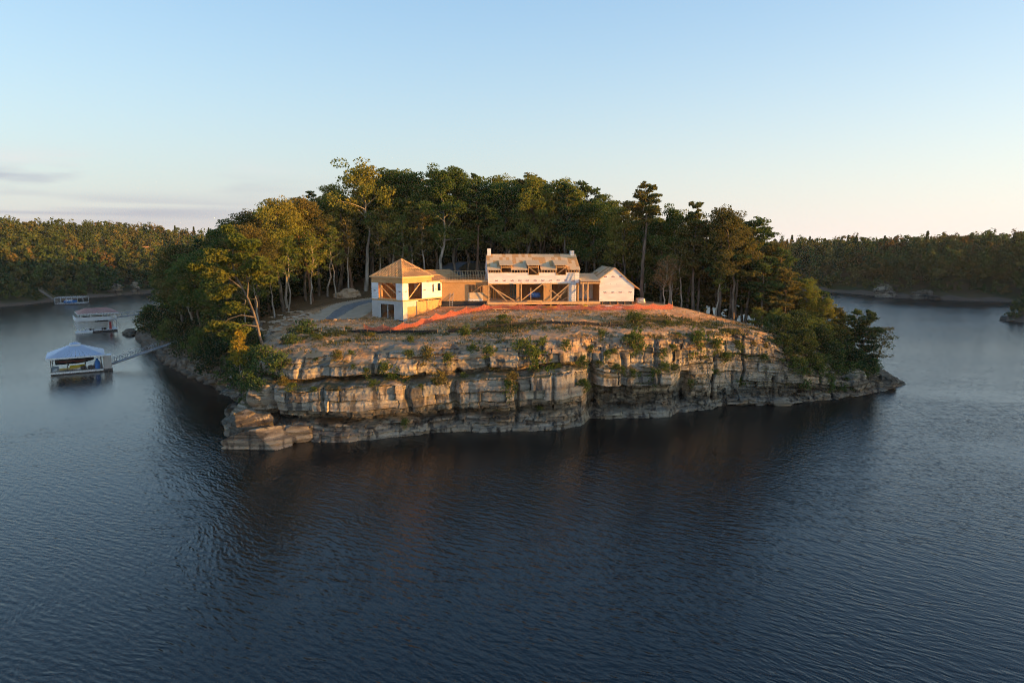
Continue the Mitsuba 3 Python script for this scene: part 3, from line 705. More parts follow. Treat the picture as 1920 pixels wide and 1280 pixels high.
# only what is not wholly hidden behind the front rows is built
chosen = [(x, y) for x, y in chosen if y < 178 + 0.12 * abs(x + 20)][:290]
zs_ = height(np.array(chosen))
WG = {'oak': 'leafy trees of the wood behind the building site', 'pine': 'pines of the wood behind the building site', 'edge': 'low pines on the right hand slope', 'left': 'trees on the left slope down to the shore'}
for (x, y), z in zip(chosen, zs_):
    zone = 'left of the clearing' if x < -31 else 'behind the hipped tower' if x < -18 else 'behind the low sheathed wing' if x < -5 else 'behind the two storey middle' if x < 11 else 'behind the gabled wing' if x < 21 else 'right of the house'
    front = 130 if x > -5 else 128 if x < -31 else 138
    depth_ = 'front rows' if y < front + 8 else 'middle' if y < front + 24 else 'back'
    area = 'low by the shore' if x < -70 else 'halfway down' if x < -54 else 'at the top'
    side = 'nearest the house' if x < 38 else 'in the middle' if x < 48 else 'lowest down'
    u = rf.rand()
    if x > 30 and y < 135:
        hh = np.interp(x, [30, 36, 42, 48, 54, 60], [18.5, 17, 14.5, 12, 9.5, 7]) * rf.uniform(0.82, 1.12)
        if u < 0.72:
            plant('slope_pine', EDGE[rf.randint(3)], x, y, hh, z, label=f'warm green pine on the slope right of the building site, {side}', group=f'low pines on the right hand slope, {side}', wide=1.05)
        else:
            plant('slope_oak', DECID[(2, 4, 0)[rf.randint(3)]], x, y, hh, z, label=f'rusty green leafy tree on the slope right of the building site, {side}', group=f'leafy trees on the right hand slope, {side}', wide=0.95)
    elif x < -40:
        hh = np.interp(x, [-95, -80, -62, -50, -40], [12, 16, 18.5, 18, 17.5]) * rf.uniform(0.82, 1.1) * (1.0 if y > 125 else 0.9)
        if u < 0.18:
            plant('cedar', CEDAR[rf.randint(2)], x, y, hh * 0.72, z, label=f'dark evergreen on the left slope, {area}', group=f'dark evergreens on the left slope, {area}', wide=1.1)
        elif u < 0.35:
            plant('left_pine', PINES[(0, 1)[rf.randint(2)]], x, y, hh, z, label=f'dark pine on the left slope of the point, {area}', group=f'pines on the left slope, {area}')
        else:
            plant('left_oak', DECID[(0, 1, 0, 3, 2)[rf.randint(5)]], x, y, hh, z, label=f'dark green leafy tree on the left slope of the point, {area}', group=f'leafy trees on the left slope, {area}', wide=1.25)
    else:
        hh = (np.interp(x, [-40, -28, -20, 12, 20, 30], [18.5, 21, 21, 20.5, 19.3, 18]) + (1.0 if y > 150 else 0)) * rf.uniform(0.86, 1.07)
        if y > 150:
            hh -= 2.0
        if u < 0.33:
            plant('wood_pine', PINES[rf.randint(4)], x, y, hh * 1.03, z, label=f'straight bare trunked pine in the {depth_} of the wood {zone}', group=f'pines in the {depth_} of the wood {zone}')
        elif u < 0.40 and y < 140:
            plant('slim_tree', SLIM[rf.randint(3)], x, y, hh * 0.75, z, label=f'slim pale trunk with thin leaves in the wood {zone}', group=f'slim pale trees in the wood {zone}')
        else:
            plant('wood_oak', DECID[rf.randint(5)], x, y, hh, z, label=f'green leafy tree in the {depth_} of the wood {zone}', group=f'leafy trees in the {depth_} of the wood {zone}', wide=1.05)
# slim stems at the clearing's edge
for x, y, h in ((-41.5, 111.5, 11), (-39.6, 113.4, 10), (-38.2, 116, 12.5), (-35.6, 120.5, 12), (-32.4, 125.8, 13), (-30.8, 129.5, 14), (-25.6, 131.5, 15), (-23.4, 133, 15), (-21.4, 131, 14), (-19.0, 134, 16), (-16.4, 131.5, 15), (27.6, 118.5, 9), (29.4, 118.2, 11), (34.5, 115, 11), (-43.5, 111, 9)):
    where = 'left edge of the clearing' if x < -37 else 'wood edge behind the spoil mound' if x < -15 else 'wood edge right of the house'
    plant('slim_tree', SLIM[rf.randint(3)], x, y, h, label=f'slim pale trunk with thin leaves at the {where}', group=f'slim pale trees at the {where}')
# low growth under the left slope and on the right slope down to the water
for x, y, h, i in ((-47.5, 109.2, 6, 1), (-44.2, 106.8, 5.5, 0), (-50, 112.8, 6, 1), (-53, 116.5, 6, 0), (-57, 121.5, 6.5, 1), (-62, 128, 6, 1), (-68, 136, 6, 0), (-74, 146, 6.5, 1), (-80, 153.5, 6, 1), (-86, 161, 6, 1), (-92, 171, 6, 0), (-95.2, 178, 6, 1), (-41.5, 104.2, 5, 1), (-40, 100.5, 4.5, 0), (-38.2, 97.5, 4, 1), (-47, 114, 8, 1), (-52, 122, 8, 0), (-60, 133, 8, 1), (-72, 151, 8, 1), (-83, 168, 8, 1),
                   (44.5, 105.2, 4, 1), (47.2, 106.6, 4.2, 0), (50, 107.6, 4, 1), (52.8, 109.6, 3.6, 1), (55.2, 110.8, 3.2, 0), (42.2, 105.6, 3.4, 0), (49, 110.5, 5, 1), (46.2, 109, 5, 1), (53.5, 112.5, 4.5, 1), (43, 103.8, 3.6, 1), (45, 104.6, 3.8, 0), (48, 105.4, 4.4, 1), (50.5, 106.8, 4.4, 0), (53, 108.2, 4.2, 1), (56, 109.6, 3.6, 1), (58.5, 111, 3.2, 0), (46, 107, 4.6, 1), (49.5, 108.6, 5.2, 0), (52, 110.5, 5, 1), (55, 112, 4.5, 0), (41.5, 107.5, 3.6, 0), (44.5, 107.6, 4.4, 1), (39.5, 108.4, 3, 2), (40.5, 106.2, 3, 0)):
    part = 'far end' if x < -72 else 'middle stretch' if x < -52 else 'near end'
    lab = f'dark rounded young tree above the rocky left shore, {part}' if x < 0 else 'dense low dark tree on the right slope above the rocks'
    plant('low_tree', LOW[i], x, y, h, label=lab, group=f'young trees above the left shore, {part}' if x < 0 else 'low trees on the right slope', wide=1.15)

# ---------------------------------------------------------------- woods on the far shores: reads as one mass
def far_tree(kind, seed, n=230):
    r = np.random.RandomState(seed)
    if kind == 0:
        q = r.normal(size=(n, 3))
        q /= np.linalg.norm(q, axis=1, keepdims=True)
        nl = r.randint(6, 11)
        lobes = r.normal(size=(nl, 3)) * [1.7, 1.7, 2.4] + [0, 0, 8.0]
        lr = r.uniform(.9, 2.2, (nl, 1))
        k = r.randint(nl, size=n)
        c = lobes[k] + q * r.uniform(.4, 1, (n, 1)) * lr[k] * [1, 1, .85]
    else:
        z = r.uniform(0.25, 1, n)
        a = r.uniform(0, 6.28, n)
        rad = (1.05 - z) * 3.1 * r.uniform(.4, 1, n)
        c = np.c_[np.cos(a) * rad, np.sin(a) * rad, z * 14]
    return cards(c, 1.05, r)


FT = [far_tree(0, i) for i in range(1, 8)] + [far_tree(1, 9)]
TINT = np.array([(0.070, 0.105, 0.034), (0.095, 0.118, 0.038), (0.120, 0.118, 0.038), (0.15, 0.115, 0.040), (0.14, 0.095, 0.040), (0.055, 0.085, 0.036), (0.18, 0.15, 0.045)])
scene['m_far_leaf'] = {'type': 'principledthin', 'base_color': {'type': 'mesh_attribute', 'name': 'vertex_color'}, 'roughness': 0.8, 'diff_trans': 0.6, 'spec_trans': 0.0}


def far_wood(key, label, mask, spacing, seed, autumn, hs=(0.85, 1.25), cap=2000, rim=2.5):
    r = np.random.RandomState(seed)
    x0, y0, x1, y1 = mask.bounds
    nx, ny = int((x1 - x0) / spacing), int((y1 - y0) / spacing)
    a, b = np.meshgrid(np.arange(nx), np.arange(ny))
    p = np.c_[x0 + (a.ravel() + r.uniform(0, 1, a.size)) * spacing, y0 + (b.ravel() + r.uniform(0, 1, a.size)) * spacing]
    d, _ = _lake_tree.query(p)
    keep = shapely.contains_xy(mask, p[:, 0], p[:, 1]) & ~shapely.contains_xy(_lake, p[:, 0], p[:, 1]) & (d > rim)
    p, d = p[keep][:cap], d[keep][:cap]
    z = hill_height(p)
    vs, fs, cs, n = [], [], [], 0
    for (x, y), zz, dd in zip(p, z, d):
        kind = 7 if r.rand() < 0.07 else r.randint(7)
        v, f = FT[kind]
        s = r.uniform(*hs) * (0.72 if dd < 7 else 1)
        t = r.uniform(0, 6.28)
        c, q = math.cos(t) * s, math.sin(t) * s
        drop = 3.6 if dd < 10 and kind < 7 else 1.2
        vs.append(np.c_[v[:, 0] * c - v[:, 1] * q + x, v[:, 0] * q + v[:, 1] * c + y, v[:, 2] * s + zz - drop])
        w = np.array([4, 4, 2, 1, .6, 3, .3]) * (1 + autumn * np.array([0, .6, 1.6, 1.2, 0.6, 0, 0.6]))
        col = TINT[5] if kind == 7 else TINT[r.choice(7, p=w / w.sum())] * r.uniform(0.75, 1.2)
        cs.append(np.repeat(col * r.uniform(0.8, 1.2, (len(v) // 4, 1)), 4, axis=0))
        fs.append(f + n)
        n += len(v)
    if not vs:
        return
    scene[key] = mikit.ply((np.vstack(vs), np.vstack(fs)), 'm_far_leaf', color=np.vstack(cs))
    tag(key, label, 'wood', kind='stuff')


far_wood('far_wood', 'autumn tinted wood covering the hill on the far left shore', Polygon([(-186, 243), (-300, 235), (-420, 420), (-260, 560), (-90, 560), (-60, 465), (-110, 398), (-171, 309)]), 5.0, 51, 0.55, (0.5, 1.25), 3000)
far_wood('far_wood_001', 'shaded dark wood along the far right shore', Polygon([(150, 300), (165, 283), (199, 266), (215, 256), (330, 262), (360, 420), (180, 480), (60, 500), (70, 445)]), 5.0, 52, 0.25, (0.5, 1.3), 3000)
far_wood('far_wood_002', 'wood on the dark point at the right edge of the picture', Polygon([(147, 204), (165, 193), (190, 186), (220, 165), (300, 165), (300, 240), (205, 240), (170, 222), (150, 209)]), 4.0, 53, 0.1, (0.45, 0.9), 2000, 0.9)
far_wood('far_wood_003', 'wood along the near right shore of the lake', Polygon([(228, 110), (236, 50), (240, -10), (232, -80), (190, -170), (240, -200), (290, -90), (300, 40), (290, 130)]), 6.0, 54, 0.2, (0.8, 1.2))

# ---------------------------------------------------------------- the house under construction
def wood_fn(a, b, sc=1.0):
    def fn(p, n, uv):
        return mx(a, b, fb(p.x * 2.3 * sc, p.y * 2.3 * sc, p.z * 2.3 * sc, 3)) * (0.85 + 0.3 * ns(p.x * 9, p.y * 9, p.z * 9))
    return fn


def osb_fn(a, b):
    def fn(p, n, uv):
        k = fb(p.x * 1.1, p.y * 1.1, p.z * 1.1, 2)
        flake = mikit.cell_rand(p.x * 9 + 2 * ns(p.x * 4, p.z * 4), p.y * 9, p.z * 14)
        return mx(a, b, 0.55 * k + 0.45 * flake)
    return fn


def wrap_fn(p, n, uv):
    k = fb(p.x * 0.9, p.y * 0.9, p.z * 2.6, 3)
    return mx((0.68, 0.68, 0.69), (0.80, 0.80, 0.80), ss(0.3, 0.7, k))


mat('m_lumber', wood_fn((0.60, 0.38, 0.19), (0.74, 0.50, 0.27)), kind='diffuse')
mat('m_lumber_red', wood_fn((0.46, 0.24, 0.11), (0.60, 0.35, 0.17)), kind='diffuse')
mat('m_osb', osb_fn((0.46, 0.26, 0.115), (0.62, 0.385, 0.185)), kind='diffuse')
mat('m_ply', osb_fn((0.60, 0.44, 0.26), (0.72, 0.56, 0.36)), kind='diffuse')
mat('m_wrap', wrap_fn, 0.5, lambda p, n, uv: fb(p.x * 1.5, p.y * 1.5, p.z * 1.5, 3), 0.03)
mat('m_concrete', lambda p, n, uv: mx((0.42, 0.42, 0.41), (0.60, 0.59, 0.57), fb(p.x * 0.8, p.y * 0.8, p.z * 0.8, 4)), kind='diffuse')
mat('m_membrane', (0.030, 0.030, 0.034), 0.6)
mat('m_mark_blue', (0.05, 0.07, 0.22), kind='diffuse')
mat('m_mark_red', (0.45, 0.07, 0.06), kind='diffuse')
mat('m_steel', lambda p, n, uv: mx((0.30, 0.32, 0.34), (0.44, 0.46, 0.48), fb(p.x, p.y, p.z, 3)), 0.45, metallic=0.3)
mat('m_dark', (0.020, 0.019, 0.018), 0.7)
mat('m_glassdark', (0.015, 0.018, 0.02), 0.08, spec=0.6)
mat('m_tarp_blue', lambda p, n, uv: mx((0.03, 0.10, 0.34), (0.05, 0.16, 0.48), fb(p.x * 2, p.y * 2, p.z * 2, 3)), 0.5)
mat('m_yellow', (0.62, 0.48, 0.03), 0.5)
mat('m_white', (0.72, 0.72, 0.70), 0.5)
mat('m_pink', (0.60, 0.22, 0.26), 0.6)

HC, HS = math.cos(math.radians(5)), math.sin(math.radians(5))
HO = np.array([-3.9, 111.0, 13.66])
HK = 1.078
HX, HY, HZ = HK * np.array([HC, HS, 0]), HK * np.array([-HS, HC, 0]), np.array([0, 0, 1.0])
TA = np.array([-math.cos(math.radians(35)), math.sin(math.radians(35)), 0])
TB = np.array([math.sin(math.radians(35)), math.cos(math.radians(35)), 0])
TO = np.array([-16.6, 103.6, 11.1])


class Frame:
    def __init__(self, o, x, y, parent):
        self.o, self.x, self.y, self.parent = o, x, y, parent
        self.z = HZ * np.linalg.norm(x)

    def p(self, u, v, w):
        return self.o + self.x * u + self.y * v + self.z * w

    def box(self, name, u0, u1, v0, v1, w0, w1, m, parent=None):
        c = self.p((u0 + u1) / 2, (v0 + v1) / 2, (w0 + w1) / 2)
        return put(name, ubox(m), parent or self.parent, frame(c, self.x * (u1 - u0), self.y * (v1 - v0), self.z * (w1 - w0)))

    def bar(self, name, a, b, wd, ht, m, parent=None):
        return put(name, ubox(m), parent or self.parent, bar_m(self.p(*a), self.p(*b), wd, ht))

    def prism(self, name, poly, axis, t0, t1, m, parent=None):
        """A polygon of (s, w) pushed along an axis: axis 'v' takes s = u, axis 'u' takes s = v."""
        n = len(poly)
        pts = [self.p(s, t, w) if axis == 'v' else self.p(t, s, w) for t in (t0, t1) for s, w in poly]
        f = [[0, i, i + 1] for i in range(1, n - 1)] + [[n, n + i + 1, n + i] for i in range(1, n - 1)]
        for i in range(n):
            j = (i + 1) % n
            f += [[i, n + i, n + j], [i, n + j, j]]
        return obj(name, (np.array(pts), np.array(f)), m, parent or self.parent)

    def slope(self, name, u0, u1, v0, w0, v1, w1, m, nu, nv, parent=None, th=0.02, gap=0.012, axis='u', jit=0.006, r=random.Random(8), skip=None):
        """Sheathing boards laid on a slope that runs along v (or along u when axis is 'v')."""
        for i in range(nu):
            for j in range(nv):
                a0, a1 = u0 + (u1 - u0) * i / nu + gap / 2, u0 + (u1 - u0) * (i + 1) / nu - gap / 2
                f0, f1 = j / nv, (j + 1) / nv
                if skip and skip((a0 + a1) / 2, (f0 + f1) / 2):
                    continue
                va, vb, wa, wb = v0 + (v1 - v0) * f0, v0 + (v1 - v0) * f1, w0 + (w1 - w0) * f0, w0 + (w1 - w0) * f1
                am, lift = (a0 + a1) / 2, r.uniform(0, jit)
                A, B = (self.p(am, va, wa + lift), self.p(am, vb, wb + lift)) if axis == 'u' else (self.p(va, am, wa + lift), self.p(vb, am, wb + lift))
                B = A + (B - A) * (1 - gap / max(0.1, np.linalg.norm(B - A)))
                put(name, ubox(m if not isinstance(m, (list, tuple)) else r.choice(m)), parent or self.parent, bar_m(A, B, (a1 - a0) * np.linalg.norm(self.x), th))

    def marks(self, us, v, ws, parent, flip=False, wd=0.5, x=None):
        """The printed line of lettering on the house wrap, too small to read: a dark bar over a red one."""
        for w in ws:
            for u in us:
                for dw, m in ((0.05, 'm_mark_blue'), (-0.05, 'm_mark_red')):
                    if flip:
                        self.box('printed_mark', v - 0.004, v + 0.002, u - wd / 2, u + wd / 2, w + dw - 0.035, w + dw + 0.035, m, parent)
                    else:
                        self.box('printed_mark', u - wd / 2, u + wd / 2, v - 0.004, v + 0.002, w + dw - 0.035, w + dw + 0.035, m, parent)


house = thing('house', 'long wooden house under construction with white wrapped walls and open framing', 'house')
h = Frame(HO, HX, HY, house)
U = 13.9
# two storey middle part
h.box('foundation', 0.05, U - 0.05, 0.1, 8, -1.7, -0.32, 'm_membrane')
h.box('deck', -0.15, U + 3.1, -1.0, 8.0, -0.12, 0, 'm_ply')
h.box('deck_beam', -0.15, U + 3.1, -1.04, -0.98, -0.34, -0.02, 'm_lumber')
h.box('upper_floor', 0.1, U - 0.1, 0.16, 7.9, 2.82, 3.08, 'm_osb')
h.box('rear_wall', 0.0, 4.0, 7.85, 8.0, 0, 4.8, 'm_osb')
h.box('rear_wall', 5.6, 9.6, 7.85, 8.0, 0, 4.8, 'm_osb')
h.box('rear_wall', 11.0, U, 7.85, 8.0, 0, 4.8, 'm_osb')
fw = house + '__front_wall'
h.box('house_wrap', 0.0, U, 0.0, 0.14, 2.78, 4.02, 'm_wrap', fw)
for a, b in ((0.0, 6.1), (7.72, 10.28), (11.88, U)):
    h.box('house_wrap', a, b, 0.0, 0.14, 4.02, 4.40, 'm_wrap', fw)
h.box('house_wrap', 12.3, 13.45, 0.0, 0.14, 0.0, 2.78, 'm_wrap', fw)
h.marks([1.3 + 1.17 * k for k in range(11)], 0, (3.18,), fw)
h.box('sheathing_panel', 8.45, 9.42, 0.0, 0.12, 0.0, 2.78, 'm_osb', fw)
h.box('sheathing_panel', 4.3, 4.75, 0.02, 0.12, 0.0, 2.78, 'm_osb', fw)
for u in (0.1, 5.0, 9.5):
    h.box('porch_post', u - .08, u + .08, -0.55, -0.39, -0.75, 2.9, 'm_lumber')
h.box('porch_post', 12.15, 12.31, -0.10, 0.06, 0.0, 2.78, 'm_lumber')
h.box('beam', 0.0, 12.3, 0.02, 0.13, 2.62, 2.775, 'm_lumber')
for a, b in (((0.2, -0.3, 2.75), (2.9, -0.6, 0.05)), ((0.25, -0.2, 2.4), (4.0, -0.4, 0.15)), ((5.15, -0.3, 0.3), (8.3, -0.3, 2.75)), ((8.2, -0.2, 2.7), (8.9, -0.2, 2.1)), ((9.6, -0.3, 0.25), (12.5, -0.3, 2.75)), ((9.7, -0.1, 1.7), (11.1, -0.2, 0.5)),
             ((9.8, 0.6, 0.1), (13.2, 0.5, 2.2)), ((11.3, 0.5, 0.1), (13.2, 0.5, 1.15)), ((-0.1, -0.5, 0.05), (-0.5, -1.0, -0.65)), ((6.55, 0.4, 0.0), (6.55, 0.4, 2.1)), ((10.4, -0.2, 0.2), (12.2, 0.4, 2.1))):
    h.bar('brace', a, b, 0.09, 0.14, 'm_lumber')
for k in range(34):
    u = 0.25 + k * 0.405
    h.box('stud', u - .025, u + .025, 4.6, 4.74, 0.0, 2.75, 'm_lumber_red')
for k in range(0, 34, 1):
    u = 0.25 + k * 0.405
    if 4.0 < u < 5.6 or 9.6 < u < 11.0:
        h.box('stud', u - .025, u + .025, 7.86, 7.98, 0.0, 4.8, 'm_lumber_red')
h.box('plate', 0.1, U - .1, 4.6, 4.74, 2.75, 2.82, 'm_lumber_red')
# band of blocking under the eave and the three dormers
DORM = ((1.95, 3.6, 4.40), (6.1, 7.72, 4.02), (10.28, 11.88, 4.02))
for a, b in ((0.0, 1.95), (3.6, 6.1), (7.72, 10.28), (11.88, U)):
    n = max(2, round((b - a) / 0.42))
    for k in range(n + 1):
        u = a + (b - a) * k / n
        h.box('rafter_tail', u - .035, u + .035, -0.12, 0.14, 4.40, 4.84, 'm_lumber', fw)
    h.box('plate', a, b, -0.02, 0.12, 4.36, 4.42, 'm_lumber', fw)
roof = house + '__main_roof'
ridge_w, ridge_v = 7.08, 4.0
h.slope('sheathing_board', -0.1, U + 0.12, -0.32, 4.78, ridge_v, ridge_w, ['m_ply', 'm_ply', 'm_osb'], 28, 5, roof, skip=lambda a, f: f < 0.55 and any(d0 < a < d1 for d0, d1, _ in DORM))
h.slope('sheathing_board', -0.1, U + 0.12, 8.3, 4.78, ridge_v, ridge_w, 'm_ply', 12, 2, roof)
h.prism('gable_end', [(0, 3.0), (8, 3.0), (8, 4.7), (4, 6.95), (0, 4.7)], 'u', 0.0, 0.12, 'm_wrap', roof)
h.prism('gable_end', [(0, 3.0), (8, 3.0), (8, 4.7), (4, 6.95), (0, 4.7)], 'u', U - 0.12, U, 'm_wrap', roof)
h.box('ridge_beam', 0.0, U, 3.96, 4.04, 6.78, 7.0, 'm_lumber', roof)
for u in (0.12, U - 0.75):
    h.box('chimney', u, u + 0.55, 3.55, 4.45, 6.6, 7.95 if u < 1 else 7.6, 'm_wrap')
for a, b, sill in DORM:
    d = numbered(house + '__dormer')
    for u in (a, b - 0.1):
        h.prism('cheek', [(-0.05, sill), (0.25, 4.5), (2.5, 6.02), (-0.05, 5.5)], 'u', u, u + 0.1, 'm_osb', d)
    h.box('header', a + .1, b - .1, -0.05, 0.1, 5.12, 5.22, 'm_lumber', d)
    h.box('top_plate', a, b, -0.06, 0.1, 5.42, 5.5, 'm_lumber_red', d)
    for k in range(6):
        u = a + .12 + (b - a - .24) * k / 5
        h.box('cripple_stud', u - .03, u + .03, -0.05, 0.09, 5.22, 5.42, 'm_lumber_red', d)
    h.box('sill', a + .1, b - .1, -0.06, 0.1, sill - 0.02, sill + 0.05, 'm_lumber', d)
    h.slope('roof_board', a - 0.22, b + 0.22, -0.38, 5.50, 2.75, 6.28, 'm_ply', 4, 1, d, th=0.05)
    if sill < 4.2:
        h.bar('brace', (a + .15, -0.02, 5.1) if a < 8 else (a + .15, -0.02, 4.1), (b - .15, -0.02, 4.15) if a < 8 else (b - .15, -0.02, 5.1), 0.05, 0.09, 'm_lumber', d)
# framing of the right end and the covered link to the gabled wing
for k in range(5):
    h.box('stud', U - .1, U, 0.2 + k * 0.42, 0.26 + k * 0.42, 0, 2.8, 'm_lumber')
for u in (14.35, 15.1):
    h.box('porch_post', u - .09, u + .09, -0.98, -0.80, -0.95, 3.0, 'm_lumber')
link = house + '__link_roof'
h.box('beam', U, 16.95, -0.95, -0.80, 2.72, 3.0, 'm_lumber', link)
for k in range(9):
    u = U + 0.15 + k * 0.36
    h.bar('rafter', (u, -1.1, 2.98), (u, 4.4, 3.95), 0.05, 0.16, 'm_lumber', link)
h.slope('sheathing_board', U + 0.02, 17.0, -1.2, 3.10, 4.4, 4.05, 'm_ply', 3, 3, link)
h.box('rear_panel', U, 17.0, 4.6, 4.7, 0, 3.9, 'm_wrap')
for a, b in (((14.3, -.8, .6), (15.2, -.6, 2.0)), ((14.5, 1, 1.9), (16.2, 1, 1.9)), ((14.35, -.9, -0.9), (13.95, -0.4, 0.2)), ((15.2, -1.3, -0.75), (15.5, -.5, 0.0)), ((16.6, -1.3, -0.8), (16.75, -.3, 0.05)), ((15.7, 0.3, 0.3), (14.7, 0.5, 1.7))):
    h.bar('brace', a, b, 0.07, 0.10, 'm_lumber')
# gabled wing on the right
g = Frame(h.p(17.02, -0.2, 0), HX, HY, house)
g.box('foundation', 0.05, 5.3, 0.06, 9, -1.5, -0.05, 'm_membrane')
for k in range(5):
    g.box('foundation_stake', 0.5 + k * 1.15, 0.56 + k * 1.15, -0.06, 0.0, -0.9, -0.1, 'm_lumber_red')
gw = house + '__gable_wall'
g.prism('house_wrap', [(0, -0.05), (4.1, -0.05), (4.1, 3.42), (2.3, 5.0), (0, 3.40)], 'v', 0.0, 0.14, 'm_wrap', gw)
g.prism('house_wrap', [(4.11, -0.05), (5.4, -0.05), (5.4, 2.25), (4.11, 3.28)], 'v', 0.012, 0.14, 'm_wrap', gw)
g.marks([0.85, 2.05, 3.25], 0, (1.35, 3.72), gw)
g.marks([4.75], 0.012, (1.35,), gw)
for k in range(4):
    g.box('printed_mark', 0.75 + k * 0.9, 0.85 + k * 0.9, -0.004, 0.002, 2.60, 2.65, 'm_mark_blue', gw)
g.box('side_wall', 0.0, 0.12, 0.15, 9, -0.05, 3.35, 'm_osb')
g.box('side_wall', 5.28, 5.4, 0.15, 9, -0.05, 2.2, 'm_osb')
g.prism('rear_gable', [(0, -0.05), (5.4, -0.05), (5.4, 2.2), (4.1, 3.3), (2.3, 4.95), (0, 3.35)], 'v', 8.9, 9.0, 'm_osb')
gr = house + '__wing_roof'
g.slope('sheathing_board', -0.12, 9.1, -0.22, 3.28, 2.3, 5.09, ['m_ply', 'm_osb'], 8, 2, gr, axis='v')
g.slope('sheathing_board', -0.12, 9.1, 4.15, 3.46, 2.3, 5.09, 'm_ply', 8, 2, gr, axis='v')
g.slope('sheathing_board', -0.12, 9.1, 6.25, 1.80, 4.12, 3.42, 'm_osb', 8, 1, gr, axis='v')
g.bar('fascia_board', (2.3, -0.15, 5.06), (4.12, -0.15, 3.44), 0.05, 0.12, 'm_lumber', gr)
g.bar('fascia_board', (4.12, -0.15, 3.38), (6.25, -0.15, 1.74), 0.05, 0.12, 'm_lumber', gr)
g.bar('fascia_board', (2.3, -0.15, 5.06), (-0.22, -0.15, 3.24), 0.05, 0.12, 'm_lumber', gr)
# sheathed wing left of the middle part
ow = house + '__sheathed_wall'
V = 0.6
h.box('foundation', -7.1, -0.2, V + .06, 7.2, -1.4, 0.12, 'm_membrane')
UU = (-7.15, -5.95, -4.75, -3.55, -2.30)
for a, b in zip(UU, UU[1:]):
    if a < -4.7:
        h.box('sheathing_panel', a, b - .01, V, V + .12, 0.12, 3.05, 'm_osb', ow)
h.box('sheathing_panel', -4.75, -4.74, V, V + .12, 0.12, 3.05, 'm_osb', ow)
h.box('sheathing_panel', -4.73, -4.68, V, V + .12, 0.12, 3.05, 'm_osb', ow)
h.box('sheathing_panel', -4.67, -4.16, V, V + .12, 0.12, 1.65, 'm_osb', ow)
h.box('sheathing_panel', -4.67, -4.16, V, V + .12, 2.32, 3.05, 'm_osb', ow)
h.box('sheathing_panel', -4.15, -2.98, V, V + .12, 0.12, 3.05, 'm_osb', ow)
h.box('sheathing_panel', -2.97, -0.72, V - .02, V + .12, 0.42, 1.38, 'm_ply', ow)
h.box('sheathing_panel', -2.97, -0.72, V, V + .12, 2.58, 3.05, 'm_osb', ow)
h.box('sheathing_panel', -0.71, 0.0, V, V + .12, 0.12, 3.05, 'm_osb', ow)
h.box('bottom_plate', -2.97, -0.72, V - 0.01, V + .12, 0.12, 0.40, 'm_white', ow)
for u in (-2.93, -2.42, -1.9, -1.5, -1.1, -0.76):
    h.box('stud', u - .04, u + .04, V + .02, V + .12, 1.38, 2.58, 'm_lumber_red', ow)
h.bar('brace', (-2.3, V - .05, 1.4), (-0.8, V - .05, 2.5), 0.05, 0.09, 'm_lumber', ow)
h.box('rear_wall', -7.15, -0.05, 7.1, 7.2, 0.1, 3.4, 'm_osb')
h.box('side_wall', -7.15, -7.03, V + .13, 7.1, 0.12, 3.0, 'm_osb')
h.box('floor', -7.0, -0.05, V + .13, 7.05, 0.08, 0.2, 'm_osb')
lr = house + '__low_roof'
h.box('eave_beam', -7.2, 0.0, V - .32, V - .22, 2.98, 3.2, 'm_lumber', lr)
for k in range(18):
    u = -6.95 + k * 0.405
    h.bar('rafter', (u, V - .25, 3.14), (u, 5.4, 4.32), 0.07, 0.2, 'm_lumber', lr)
for f in (0.03, 0.5, 0.97):
    v, w = V - .25 + (5.4 - V + .25) * f, 3.14 + 1.18 * f
    h.bar('purlin', (-7.0, v, w + 0.13), (-0.05, v, w + 0.13), 0.14, 0.06, 'm_lumber', lr)
# hipped tower on the left with its basement, and the white wall that runs back from it
t = Frame(TO, TA, TB, house)
A = 6.7
tb = house + '__basement_wall'
t.box('membrane', 1.75, -0.04, -0.04, A + .0, -0.4, 0.0, 'm_membrane', tb)
t.box('membrane', 4.85, A + .04, -0.04, 0.5, -0.4, 0.34, 'm_membrane', tb)
t.box('membrane', 0.0, 1.75, -0.045, 0.2, -0.4, 0.34, 'm_membrane', tb)
t.box('concrete', 0.0, 1.9, 0.0, 0.25, 0.0, 3.2, 'm_concrete', tb)
t.box('concrete', 4.75, A, 0.0, 0.25, 0.0, 3.2, 'm_concrete', tb)
t.box('concrete', 1.9, 4.75, 0.0, 0.25, 2.68, 3.2, 'm_concrete', tb)
t.box('concrete', 0.0, 0.25, 0.25, 0.95, 0.0, 3.2, 'm_concrete', tb)
t.box('concrete', 0.0, 0.25, 2.95, 3.4, 0.6, 3.2, 'm_concrete', tb)
t.box('concrete', 0.0, 0.25, 0.95, 2.95, 2.35, 3.2, 'm_concrete', tb)
t.box('concrete', A - .25, A, 0.25, 6.2, 0.0, 3.2, 'm_concrete', tb)
t.box('concrete', 0.25, A - .25, 6.0, 6.25, 0.0, 3.2, 'm_concrete', tb)
t.box('slab', 0.2, A - .2, 0.2, 6.1, -0.1, 0.1, 'm_concrete', tb)
door = house + '__basement_door'
t.box('frame', 4.62, 4.75, 0.02, 0.16, 0.1, 2.68, 'm_dark', door)
t.box('frame', 1.9, 2.0, 0.02, 0.16, 0.1, 2.68, 'm_dark', door)
t.box('frame', 3.25, 3.4, 0.02, 0.16, 0.1, 2.68, 'm_steel', door)
t.box('frame', 2.0, 4.62, 0.02, 0.16, 2.58, 2.68, 'm_dark', door)
t.box('sill', 1.9, 4.75, -0.6, 0.15, -0.05, 0.12, 'm_concrete', door)
t.box('side_door', 0.06, 0.16, 0.95, 2.95, -0.3, 2.35, 'm_lumber_red')
